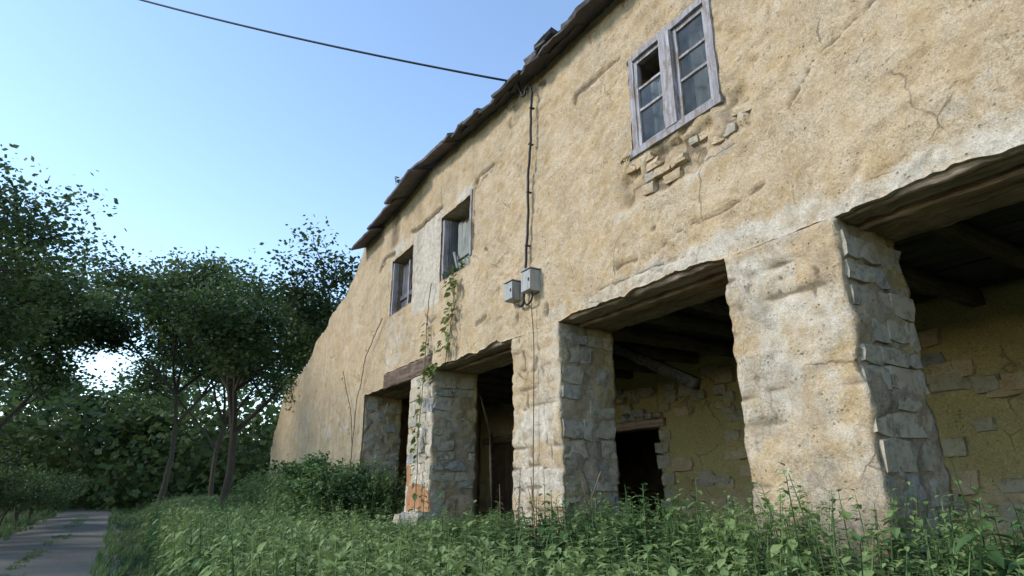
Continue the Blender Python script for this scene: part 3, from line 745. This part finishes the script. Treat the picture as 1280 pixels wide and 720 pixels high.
def window_far(x0, x1, z0, z1, kind):
    fr = link('window', mesh_np('window', *(lambda vq: (vq[0] - [x0, 0, z0], [vq[1]]))(rough_box((x0 + .01, .02, z0), (x0 + .075, .12, z1 - .05), .07, .006, 8, 640)), GREYWOOD, False), None, (x0, 0, z0)); put(fr, HOUSE)
    def bar(name, lo, hi, seed, mat=GREYWOOD, rz=0):
        lo = np.array(lo, float); hi = np.array(hi, float); c = (lo + hi) / 2
        v, q = rough_box(lo, hi, .09, .005, 6, seed)
        return sub(link(name, mesh_np(name, v - c, [q], mat, False), None, tuple(c), (0, 0, rz)), fr)
    w = x1 - x0
    bar('frame', (x1 - .05, .03, z0), (x1 - .005, .12, z1), 642, DARKWOOD if kind == 1 else GREYWOOD)
    bar('head_board', (x0 + .02, .36, z1 - .12), (x1 - .02, .5, z1 + .02), 643, BEAM)
    bar('sill', (x0 + .02, .12, z0 - .02), (x1 - .02, .5, z0 + .03), 644, BEAM)
    if kind == 0:                                   # two closed leaves of dark boards
        for k in range(6):
            a = x0 + .09 + k * (w - .16) / 6
            bar('plank', (a, .20 + .03 * (k >= 3), z0 + .05), (a + (w - .16) / 6 - .012, .235 + .03 * (k >= 3), z1 - .10), 650 + k, DARKWOOD)
        bar('rail', (x0 + .1, .165, z0 + .3), (x1 - .1, .195, z0 + .39), 660, DARKWOOD)
        bar('meeting_bar', (x0 + w * .5 - .03, .15, z0 + .05), (x0 + w * .5 + .03, .198, z1 - .1), 661, GREYWOOD)
    else:                                           # left leaf ajar, right leaf of pale boards lower than the head
        for k in range(2):
            bar('plank', (x0 + .085 + .02 * k, .125 + .18 * k, z0 + .05), (x0 + .115 + .02 * k, .30 + .18 * k, z1 - .06), 670 + k, DARKWOOD)
        for k in range(6):
            a = x0 + .20 + k * .142
            bar('plank', (a, .235, z0 + .04), (a + .134, .265, z1 - .12 - .05 * k), 680 + k, PALEBOARD)
        bar('rail', (x0 + .20, .205, z0 + .36), (x1 - .06, .233, z0 + .44), 690, PALEBOARD)
        bar('frame', (x1 - .005, -.03, z0 + .12), (x1 + .045, .06, z1 + .06), 692, GREYWOOD)
        b = bar('fallen_slat', (x0 + .34, .12, z0 + .02), (x0 + .39, .15, z0 + .52), 691, PALEBOARD); b.rotation_euler = (0, -.45, 0)
window_far(*WIN[0], 0); window_far(*WIN[1], 1)

# ------------------------------------------------------------------ meter boxes, cables
def meter(x0, x1, z0, z1, dep, label):
    t = empty('meter_box', (x0, -.05, z0), label, 'meter box', 'meter boxes on the wall')
    rbox('housing', (x0, -dep, z0), (x1, -.0, z1), METALBOX, t, .06, .002, 6, 700, False, .008)
    rbox('lid', (x0 - .008, -dep - .014, z0 + .012), (x1 + .008, -dep - .001, z1 - .012), METALBOX, t, .1, .001, 6, 701, False, .004)
    rbox('rain_cap', (x0 - .014, -dep - .022, z1 + .002), (x1 + .014, -.0, z1 + .014), METALBOX, t, .1, .001)
    rbox('latch', (x1 - .035, -dep - .024, (z0 + z1) / 2 - .02), (x1 - .018, -dep - .015, (z0 + z1) / 2 + .02), BLACK, t, .1, 0)
meter(-6.72, -6.525, 2.33, 2.585, .14, 'smaller grey meter box, left of the black cable on the facade')
meter(-6.26, -6.06, 2.325, 2.61, .16, 'larger grey meter box, right of the black cable on the facade')
cp = smooth_path([(-6.52, -.07, 2.26), (-6.46, -.075, 2.225), (-6.38, -.075, 2.235), (-6.345, -.075, 2.4), (-6.31, -.075, 2.66), (-6.27, -.07, 3.2), (-6.23, -.075, 3.9), (-6.18, -.07, 4.5), (-6.14, -.07, 5.05), (-6.13, -.08, 5.30), (-6.16, -.10, 5.37), (-6.22, -.11, 5.33), (-6.26, -.11, 5.27), (-6.32, -.11, 5.30), (-6.36, -.12, 5.42), (-6.34, -.16, 5.55), (-6.4, -.2, 5.68)], 7)
cb = empty('service_cable', (-6.3, -.05, 2.25), 'black electric cable hanging down the facade to the two grey meter boxes', 'cable')
cp[:, 0] += .010 * np.sin(np.arange(len(cp)) * .55) + .006 * np.sin(np.arange(len(cp)) * 1.7)
tube('cable', cp, .018, BLACK, cb, 7)
tube('cable_tail', smooth_path([(-6.36, -.06, 2.25), (-6.30, -.07, 2.205), (-6.2, -.08, 2.215), (-6.14, -.09, 2.26), (-6.13, -.10, 2.33)]), .013, BLACK, cb, 6)
for z, x in ((3.0, -6.285), (3.75, -6.24), (4.45, -6.185), (5.0, -6.145)):
    rbox('clip', (x - .018, -.094, z), (x + .018, -.02, z + .012), BLACK, cb, .1, 0)
ew = empty('earth_wire', (-6.2, -.05, 2.2), 'thin brown wire running down the front of the pier under the meter boxes', 'wire')
tube('wire', smooth_path([(-6.19, -.075, 2.21), (-6.17, -.055, 1.7), (-6.19, -.05, 1.1), (-6.20, -.055, .5), (-6.22, -.06, -.3)]), .006, VINESTEM, ew, 5)
A = np.array((-6.36, -.26, 5.50)); B = np.array((-15.25, -10.3, 11.36)); tt = np.linspace(0, 1, 40)[:, None]
span = A + (B - A) * tt; span[:, 2] -= .9 * (4 * tt * (1 - tt))[:, 0] * 0.35
oc = empty('overhead_cable', tuple(A), 'black overhead cable crossing the blue sky to the eave', 'cable')
tube('cable', span, .016, BLACK, oc, 6)
pl = empty('utility_pole', (-15.25, -10.4, -1.1), 'wooden utility pole across the road that carries the overhead cable', 'pole')
tube('shaft', [(-15.25, -10.42, -1.3), (-15.25, -10.42, 5), (-15.25, -10.42, 11.6)], [.15, .13, .10], BARK, pl, 10)
rbox('bracket', (-15.30, -10.32, 11.28), (-15.20, -10.16, 11.40), BLACK, pl, .2, 0)

# ------------------------------------------------------------------ plants
def leaf_np(l, w, droop=.25, fold=.25):
    """9-vertex leaf along +x from the origin, 12 triangles"""
    v = [(0, 0, 0)]
    for t, ww in ((.3, .85), (.62, .75)):
        z = -droop * l * t * t
        v += [(t * l, -ww * w / 2, z + fold * w * ww * .5), (t * l, 0, z), (t * l, ww * w / 2, z + fold * w * ww * .5)]
    v.append((l, 0, -droop * l))
    f = [(0, 1, 2), (0, 2, 3), (1, 4, 5), (1, 5, 2), (2, 5, 6), (2, 6, 3), (4, 7, 5), (5, 7, 6)]
    return np.array(v, float), np.array(f)
def xf(v, rz, ry, loc, s=1.0):
    c, si = math.cos(ry), math.sin(ry); v = v * s
    x = v[:, 0] * c - v[:, 2] * si; z = v[:, 0] * si + v[:, 2] * c
    c, si = math.cos(rz), math.sin(rz)
    return np.stack([x * c - v[:, 1] * si, x * si + v[:, 1] * c, z], 1) + np.asarray(loc)
def weed_proto(r, h, kind):
    V = []; F = []; T = []; off = 0
    lean = r.uniform(-.18, .18, 2)
    def pos(t): return np.array((lean[0] * h * t * t, lean[1] * h * t * t, h * t))
    sv, sq, _ = tube_np(np.array([pos(t) for t in (0, .35, .7, 1.)]), [.006, .005, .004, .002], 3)
    tri = np.concatenate([sq[:, [0, 1, 2]], sq[:, [0, 2, 3]]]); V.append(sv); F.append(tri); T.append(np.full(len(sv), .45)); off = len(sv)
    if kind == 0:                                   # nettle-like: opposite pairs, turned 90 degrees each time
        n = int(h / .052); a0 = r.uniform(0, 6.3)
        for i in range(2, n + 1):
            t = i / n; l = (.12 if t < .75 else .12 * (1 - (t - .75) * 2.4)) * r.uniform(.75, 1.2)
            for s in (0, math.pi):
                v, f = leaf_np(l, l * .64, r.uniform(.15, .5), r.uniform(.1, .35))
                v = xf(v, a0 + i * math.pi / 2 + s + r.uniform(-.35, .35), r.uniform(-.25, .4) + (t > .85) * .4, pos(t) )
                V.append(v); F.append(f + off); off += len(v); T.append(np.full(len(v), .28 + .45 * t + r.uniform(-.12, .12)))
    elif kind == 1:                                 # small scrambling leaves
        for i in range(int(h * 95)):
            t = r.uniform(.05, 1); l = r.uniform(.025, .055); a = r.uniform(0, 6.3); d = r.uniform(.0, .16) * (1.15 - t)
            v, f = leaf_np(l, l * .6, .2, .2)
            v = xf(v, a, r.uniform(-.4, .6), pos(t) + np.array((math.cos(a) * d, math.sin(a) * d, r.uniform(-.02, .03))))
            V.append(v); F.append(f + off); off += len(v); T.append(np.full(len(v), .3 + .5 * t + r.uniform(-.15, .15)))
    else:                                           # grass tuft
        for i in range(16):
            a = r.uniform(0, 6.3); hh = h * r.uniform(.5, 1.05); o = r.uniform(.1, .4) * hh; w = .007
            base = np.array((r.uniform(-.05, .05), r.uniform(-.05, .05), 0)); d = np.array((math.cos(a), math.sin(a), 0)); s = np.array((-math.sin(a), math.cos(a), 0))
            p = [base + d * o * t * t + np.array((0, 0, hh * t * (1 - .15 * t))) for t in (0, .4, .75, 1)]
            v = np.array([p[0] - s * w, p[0] + s * w, p[1] - s * w, p[1] + s * w, p[2] - s * w * .7, p[2] + s * w * .7, p[3]])
            f = np.array([(0, 1, 3), (0, 3, 2), (2, 3, 5), (2, 5, 4), (4, 5, 6)])
            V.append(v); F.append(f + off); off += len(v); T.append(np.full(len(v), .55 + r.uniform(-.15, .25)))
    return np.concatenate(V), np.concatenate(F), np.concatenate(T)
def scatter(name, spots, protos, mat, label, cat):
    """spots: x, y, z, height scale, proto index -> one mesh"""
    V = []; F = []; T = []; off = 0
    for x, y, z, s, k in spots:
        v, f, t = protos[k]; a = random.uniform(0, 6.283); c, si = math.cos(a), math.sin(a); wi = .7 + .3 * s
        V.append(np.stack([(v[:, 0] * c - v[:, 1] * si) * wi + x, (v[:, 0] * si + v[:, 1] * c) * wi + y, v[:, 2] * s + z], 1))
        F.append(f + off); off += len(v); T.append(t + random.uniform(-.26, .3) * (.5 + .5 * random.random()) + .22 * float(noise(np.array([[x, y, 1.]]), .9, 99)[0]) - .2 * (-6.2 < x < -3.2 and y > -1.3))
    o = link(name, mesh_np(name, np.concatenate(V), [np.concatenate(F)], mat, False, {'tint': np.concatenate(T)}))
    return tag(o, label, cat, kind='stuff')
r_ = np.random.default_rng(5)
PN = [weed_proto(r_, .62, 0) for k in range(7)]; PS = [weed_proto(r_, .5, 1) for k in range(5)]; PG = [weed_proto(r_, .5, 2) for k in range(4)]
PROT = PN + PS + PG
def weed_top(x, y):
    p = np.array([[x, y, 0.]])
    t = -.33 + .07 * float(noise(p, 1.1, 81)[0]) + .04 * float(noise(p, 3, 82)[0])
    tall_left = float(sstep(-10.9, -11.7, np.array(x)) * sstep(-1.6, -.9, np.array(y)))
    tall_right = float(sstep(-6.0, -5.2, np.array(x)) * sstep(-1.5, -.7, np.array(y)))
    t += tall_left * .78 + tall_right * .24 + .12 * float(noise(p, .9, 83)[0]) * (y > -1.6)
    if -10.5 < x < -8.9 and y > -.9: t -= .24
    return t
spots = []
tries = 0
while len(spots) < 3900 and tries < 40000:
    tries += 1
    x = random.uniform(-21, -.6); y = random.uniform(-3.3, .55)
    near = -9.5 < x
    if random.random() > (1.0 if near else .55): continue
    if y > -.07 and (any(a - .05 < x < b + .05 for a, b in PIERS) or x < P0X + .05 or x > -.1): continue
    gz = float(ground_z(np.array([x]), np.array([y]))[0]); top = weed_top(x, y) * 1
    # keep the bank slope clear of the lens
    h = top - gz + random.uniform(-.20, .05) + (random.random() < .05) * .14 * (y > -2)
    if math.hypot(x, y + 4.1) < 2.0: continue
    if h < .12: h = .12
    u = random.random()
    br = float(noise(np.array([[x, y, 3.]]), .8, 85)[0])
    if u < .55 + .4 * br: k = random.randrange(7); s = h / .62
    elif u < .95: k = 7 + random.randrange(5); s = h / .5
    else: k = 12 + random.randrange(4); s = h / .5
    spots.append((x, y, gz - .01, s, k))
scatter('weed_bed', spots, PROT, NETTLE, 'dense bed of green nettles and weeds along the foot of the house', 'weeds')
gsp = []
for k in range(5200):
    x = -1 - 52 * random.random() ** 1.5; y = random.choice((random.uniform(-4.3, -1.5), random.uniform(-12, -6.8), random.uniform(-5.75, -5.25)))
    if x < -20 and random.random() < .3: y = random.uniform(-3.5, 3)
    if -4.6 > y > -6.6 and noise(np.array([[x, y, 0.]]), .9, 93)[0] < .05: continue
    if math.hypot(x, y + 4.1) < 2.2: continue
    low = -4.6 > y > -6.6
    gsp.append((x, y, float(ground_z(np.array([x]), np.array([y]))[0]) - .01, random.uniform(.4, .8) * (.35 if low else .6 if y > -4 else 1.1), 12 + random.randrange(4)))
scatter('roadside_grass', gsp, PROT, NETTLE, 'rough green grass on the verges of the road', 'grass')

# single plants that stand out of the bed
LEAVES = []
for k in range(5):
    l = (.07, .085, .10, .115, .06)[k]; v, f = leaf_np(l, l * .58, .35, .25)
    LEAVES.append(mesh_np('leaf', v, [f], NETTLE, False, {'tint': np.full(len(v), .42 + .08 * k)}))
VLEAVES = []
for k in range(4):
    l = (.06, .075, .09, .05)[k]; v, f = leaf_np(l, l * .8, .3, .2)
    VLEAVES.append(mesh_np('leaf', v, [f], VINE, False, {'tint': np.full(len(v), .40 + .12 * k)}))
DLEAVES = []
for k in range(3):
    l = (.05, .065, .04)[k]; v, f = leaf_np(l, l * .5, .6, .4)
    DLEAVES.append(mesh_np('leaf', v, [f], DRYLEAF, False, {'tint': np.full(len(v), .35 + .15 * k)}))
def tall_plant(x, y, top, label, cat, name='nettle_plant', leaves=LEAVES, stem=STEM, lean=(0, 0), gap=.075, ls=1.0, group=None):
    z0 = float(ground_z(np.array([x]), np.array([y]))[0]); h = top - z0
    t = empty(name, (x, y, z0), label, cat, group)
    pts = [(x + lean[0] * u * u, y + lean[1] * u * u, z0 + h * u) for u in np.linspace(0, 1, 7)]
    tube('stem', pts, list(np.linspace(.008, .003, 7)), stem, t, 5)
    a0 = random.uniform(0, 6.3); n = int(h * .7 / gap)
    for i in range(n + 1):
        u = .32 + .68 * i / n; p = Vector((x + lean[0] * u * u, y + lean[1] * u * u, z0 + h * u))
        s = (1.15 if u < .8 else 1.15 - (u - .8) * 3.0) * random.uniform(.85, 1.15) * ls
        for q in (0, math.pi):
            put(link('leaf', random.choice(leaves), None, p, (random.uniform(-.2, .2), random.uniform(-.35, .35) - (u > .9) * .5, a0 + i * 1.57 + q + random.uniform(-.3, .3)), (s, s, s)), t)
GRP = 'tall nettles standing out of the weeds'
for x, y, top, lab in ((-8.05, -.35, .16, 'tall nettle standing alone before the middle opening'), (-8.75, -.3, .05, 'nettle left of the middle opening, close to the brick patched pier'),
                       (-5.25, -.55, .02, 'tall nettle in front of the grey side of the second pier'), (-4.85, -.75, -.03, 'broad leaved nettle below the dark inner doorway'),
                       (-4.45, -.6, .0, 'nettle right of the dark inner doorway, half hiding its foot'), (-4.15, -.8, -.08, 'large leaved nettle at the front of the near opening'),
                       (-3.75, -.65, .02, 'nettle with large leaves under the near lintel'), (-5.55, -.9, -.14, 'nettle at the foot of the second pier, nearest corner'),
                       (-3.95, -1.25, -.20, 'low nettle in front of the near opening'), (-12.35, -.35, .42, 'tall nettle against the solid left wall'),
                       (-11.6, -.5, .30, 'tall nettle before the leftmost opening'), (-3.35, -.5, .06, 'nettle beside the foot of the third pier'), (-2.9, -.7, -.02, 'nettle in front of the third pier')):
    tall_plant(x, y, top, lab, 'nettle', group=GRP)
for x, y, top, lab in ((-6.15, -.3, .20, 'tall dry brown weed in front of the second pier'), (-6.45, -.35, .04, 'short dry brown weed left of the second pier wire'), (-5.95, -.4, -.02, 'dry brown weed at the right edge of the second pier')):
    tall_plant(x, y, top, lab, 'dry weed', 'dry_weed', DLEAVES, DRYSTEM, (random.uniform(-.08, .08), 0), .06, .8, 'dry weeds at the second pier')
for x, y, lean, top, lab in ((-5.05, -.55, (.55, .1), .14, 'bare dry stalk leaning right across the dark doorway'), (-4.75, -.95, (-.28, .1), .10, 'bare dry stalk leaning left over the nettles')):
    z0 = -.9; t = empty('dry_stalk', (x, y, z0), lab, 'stalk', 'bare dry stalks')
    tube('stalk', [(x + lean[0] * u, y + lean[1] * u, z0 + (top - z0) * u) for u in np.linspace(0, 1, 8)], list(np.linspace(.008, .005, 8)), DRYSTEM, t, 5)
    tube('twig', [(x + lean[0] * .7, y + lean[1] * .7, z0 + (top - z0) * .7), (x + lean[0] * .7 + .06, y - .03, z0 + (top - z0) * .92)], [.004, .003], DRYSTEM, t, 5)
def vine(name, pts, label, leaves, dens, spread, stem=VINESTEM, ranges=((0, 1),), rad=.007, cat='vine', ls=1.0):
    P = smooth_path(pts, 8); P[:, 1] -= .01 * np.abs(np.sin(np.arange(len(P)) * .9)); P[:, 0] += .012 * np.sin(np.arange(len(P)) * .7)
    t = empty(name, tuple(P[0]), label, cat)
    tube('stem', P, rad, stem, t, 5)
    m = len(P)
    for a, b in ranges:
        for k in range(int(dens * (b - a))):
            u = random.uniform(a, b); p = P[min(int(u * m), m - 1)] + np.array((random.uniform(-spread, spread), random.uniform(-.05, -.01), random.uniform(-.05, .05)))
            s = random.uniform(.7, 1.2) * ls
            put(link('leaf', random.choice(leaves), None, tuple(p), (random.uniform(-.5, .5), random.uniform(.1, .9), random.uniform(-2.9, -.2)), (s, s, s)), t)
    return t
vine('climbing_vine', [(-8.72, -.05, 1.85), (-8.6, -.06, 2.15), (-8.50, -.06, 2.5), (-8.43, -.06, 2.85), (-8.47, -.06, 3.15), (-8.46, -.08, 3.38)], 'green leafy vine hanging below the sill of the middle window', VLEAVES, 135, .19, ranges=((.12, .85),), ls=1.35)
vine('climbing_vine', [(-9.58, -.1, -.62), (-9.56, -.08, .0), (-9.55, -.09, .87), (-9.47, -.08, 1.64), (-9.46, -.07, 2.18), (-9.45, -.07, 2.46), (-9.43, -.07, 2.87), (-9.33, -.07, 3.35)], 'long sparse vine climbing the brick patched pier', VLEAVES, 120, .10, ranges=((.02, .62),), ls=1.25)
vine('climbing_vine', [(-9.3, -.03, 1.75), (-9.15, -.05, 1.86), (-8.95, -.06, 1.84)], 'small green vine tuft at the top of the brick patched pier', VLEAVES, 80, .15, ls=1.3)
vine('dry_creeper', [(-13.25, -.06, -.6), (-13.15, -.06, .8), (-13.07, -.06, 1.79), (-12.87, -.06, 2.11), (-12.72, -.06, 2.6), (-12.29, -.06, 2.95), (-11.79, -.06, 3.3)], 'bare dry creeper rising to the leftmost window', DLEAVES, 10, .06, cat='creeper', rad=.009)
vine('dry_creeper', [(-13.2, -.06, .9), (-13.4, -.06, 1.5), (-13.9, -.06, 2.1), (-14.3, -.06, 2.6)], 'bare dry creeper forking left on the far wall', DLEAVES, 16, .08, cat='creeper', rad=.009)
vine('thin_creeper', [(-9.38, -.06, 2.2), (-9.42, -.05, 2.5), (-9.5, -.05, 2.75)], 'small leafy sprig beside the white plaster panel', VLEAVES, 22, .12, cat='creeper', rad=.005)
# plants on the sill of the middle window and beside the near window
def tuft(name, x, y, z, w, n, label, leaves=LEAVES, h=.16):
    t = empty(name, (x, y, z), label, 'plant')
    for k in range(n):
        p = Vector((x + random.uniform(-w, w), y + random.uniform(-.1, .14), z))
        q = p + Vector((random.uniform(-.06, .06), random.uniform(-.06, .02), random.uniform(.4, 1) * h))
        tube('stem', [tuple(p), tuple((p + q) / 2 + Vector((.01, 0, .01))), tuple(q)], [.004, .003, .002], STEM, t, 4)
        for i in range(5):
            pp = p.lerp(q, random.uniform(.3, 1)); s = random.uniform(.6, .95)
            put(link('leaf', random.choice(leaves), None, pp, (random.uniform(-.3, .3), random.uniform(-.5, .5), random.uniform(0, 6.3)), (s, s, s)), t)
tuft('sill_plant', -8.6, .10, 3.36, .42, 22, 'green weeds growing along the sill of the middle window')
tuft('sill_plant', -4.36, -.02, 3.30, .06, 5, 'tiny dry tuft at the lower left corner of the near window', DLEAVES, .08)
tuft('roof_plant', -10.9, -.15, 5.92, .10, 5, 'small weed sprouting on the eave above the two far windows', VLEAVES, .22)

# ------------------------------------------------------------------ trees
def tree(x, y, h, cr, label, seed, nleaf=9000, leaf=.16, group=None, trunk_r=.16, base=None, kind='tree', mat=TREELEAF, crown_lo=.28, bare=0.0):
    r = np.random.default_rng(seed); z0 = float(ground_z(np.array([x]), np.array([y]))[0]) - .1
    t = empty(kind, (x, y, z0), label, 'tree', group)
    V = []; Q = []; off = 0; ends = []
    def limb(p, d, l, rad, lev):
        nonlocal off
        pts = [p]; dd = d.copy()
        for k in range(4):
            dd = dd + r.uniform(-.16, .16, 3) + np.array((0, 0, .05)); dd /= np.linalg.norm(dd); pts.append(pts[-1] + dd * l / 4)
        v, q, _ = tube_np(np.array(pts), np.linspace(rad, rad * .5, 5), 7 if lev < 2 else 4)
        V.append(v); Q.append(q + off); off += len(v)
        if lev >= 3: ends.append((pts[-1], l)); ends.append((pts[2], l)); return
        for k in range(5 if lev == 0 else 4):
            i = int(r.integers(2, 5)); a = r.uniform(0, 6.283)
            nd = dd * r.uniform(.45, .9) + np.array((math.cos(a), math.sin(a), r.uniform(-.1, .5))) * .8; nd /= np.linalg.norm(nd)
            limb(pts[i], nd, l * r.uniform(.5, .72), rad * .52, lev + 1)
        if lev > 0: ends.append((pts[-1], l))
    limb(np.array((0., 0., 0.)), np.array((0, 0, 1.)), h * .48, trunk_r, 0)
    E = np.array([e[0] for e in ends]); L = np.array([e[1] for e in ends])
    # stretch the skeleton so that the crown has the wanted width and height
    VV = np.concatenate(V); sc = np.array((cr / max(np.percentile(np.abs(E[:, 0]), 95), .1), cr / max(np.percentile(np.abs(E[:, 1]), 95), .1), (h * .93) / np.percentile(E[:, 2], 98)))
    f = sstep(h * .05, h * .4, VV[:, 2])[:, None]; fE = sstep(h * .05, h * .4, E[:, 2])[:, None]
    VV = VV * (1 + (sc - 1) * f); E = E * (1 + (sc - 1) * fE)
    put(link('trunk', mesh_np('trunk', VV, [np.concatenate(Q)], BARK), None, (x, y, z0)), t)
    k = r.integers(0, len(E), nleaf); sp = cr * .13
    g = r.normal(0, 1, (nleaf, 3)) * sp * np.array((1, 1, .75)); P = E[k] + g
    P = P[P[:, 2] > h * crown_lo * .8]; n = len(P)
    a = r.uniform(0, 6.283, n); b = r.uniform(-.7, .7, n); s = leaf * r.uniform(.6, 1.25, n)
    d = np.stack([np.cos(a) * np.cos(b), np.sin(a) * np.cos(b), np.sin(b)], 1); u = np.cross(d, r.normal(0, 1, (n, 3))); u /= np.linalg.norm(u, axis=1, keepdims=True)
    s = s[:, None]
    LV = np.stack([P, P + d * s * .5 + u * s * .32, P + d * s, P + d * s * .5 - u * s * .32], 1).reshape(-1, 3)
    cl = .30 + .28 * noise(P, 1.1 / max(cr, 1) * 2.2, seed) + r.uniform(-.18, .18, n) + .18
    put(link('crown', mesh_np('crown', LV, [np.arange(n * 4).reshape(-1, 4)], mat, False, {'tint': np.repeat(cl, 4)}), None, (x, y, z0)), t)
    return t
tree(-18.6, 1.6, 5.6, 1.5, 'slender leafy tree rising just behind the roofless broken wall', 3, 5000, .10, trunk_r=.09)
tree(-21.5, 2.5, 8.4, 2.6, 'dark bushy tree at the far end of the roofless wall', 4, 16000, .16, crown_lo=.12)
tree(-26.0, -.8, 10.5, 3.4, 'tall dark tree at the end of the house row, by the verge', 5, 20000, .19, crown_lo=.12)
tree(-33.0, -2.6, 11.0, 3.4, 'tall tree closing the view down the road', 12, 16000, .22, crown_lo=.1)
tree(-36.0, -9.8, 12.0, 4.4, 'tall spreading tree where the road disappears', 6, 18000, .24, crown_lo=.1)
tree(-18.5, -10.4, 9.5, 3.4, 'large dark tree across the road, nearest to the camera', 7, 24000, .16, crown_lo=.12)
tree(-25.5, -11.0, 10.0, 3.8, 'round tree across the road behind the nearest one', 8, 20000, .19, crown_lo=.1)
tree(-46.0, 1.0, 12.0, 4.8, 'distant broad tree on the house side of the road', 9, 12000, .28, crown_lo=.1)
tree(-62.0, -6.0, 12.0, 6.0, 'farthest tree, straight above the end of the road', 10, 12000, .36, crown_lo=.05)
names = ('first', 'second', 'third', 'fourth', 'fifth', 'sixth', 'seventh', 'eighth', 'ninth', 'tenth')
for k in range(10):
    x = -21 - k * 2.7; y = -8.0 + .05 * k + random.uniform(-.3, .3)
    tree(x, y, random.uniform(1.9, 2.8), 1.4, ('low round bush', 'straggly hedge bush', 'leafy hedge bush')[k % 3] + ' at the far road edge, ' + names[k] + ' from the camera', 30 + k, 5000, .10, 'hedge bushes along the road', .05, kind='bush', crown_lo=.03)

wr = np.random.default_rng(77)
n = 110000
wx = wr.uniform(-95, -50, n); wy = wr.uniform(-45, 45, n)
wtop = 7.5 + 3.2 * noise(np.stack([wx, wy, 0 * wx], -1), .16, 95) + 1.8 * noise(np.stack([wx, wy, 0 * wx], -1), .5, 96)
wz = ground_z(wx, wy) + wtop * wr.uniform(0, 1, n) ** 1.1
front = wx > -58
WP = np.stack([wx + 3 * noise(np.stack([0 * wx, wy, wz], -1), .35, 97), wy, wz], -1)
a = wr.uniform(0, 6.283, n); b = wr.uniform(-.8, .8, n); d = np.stack([np.cos(a) * np.cos(b), np.sin(a) * np.cos(b), np.sin(b)], 1)
u = np.cross(d, wr.normal(0, 1, (n, 3))); u /= np.linalg.norm(u, axis=1, keepdims=True); sz = wr.uniform(.35, .8, (n, 1))
LV = np.stack([WP, WP + d * sz * .5 + u * sz * .35, WP + d * sz, WP + d * sz * .5 - u * sz * .35], 1).reshape(-1, 3)
tn = np.repeat(.45 + .35 * noise(WP, .4, 98) + wr.uniform(-.15, .15, n), 4)
tag(link('woodland', mesh_np('woodland', LV, [np.arange(n * 4).reshape(-1, 4)], TREELEAF, False, {'tint': tn})), 'far green wood closing the view beyond the track', 'wood', kind='stuff')

tree(-12.75, -.75, 1.35, .62, 'dense leafy shrub against the solid wall left of the portico', 61, 2600, .085, 'leafy shrubs at the wall foot', .03, kind='shrub', mat=NETTLE, crown_lo=.04)
tree(-11.55, -.85, 1.05, .55, 'lower leafy shrub before the leftmost opening', 62, 2200, .08, 'leafy shrubs at the wall foot', .025, kind='shrub', mat=NETTLE, crown_lo=.04)
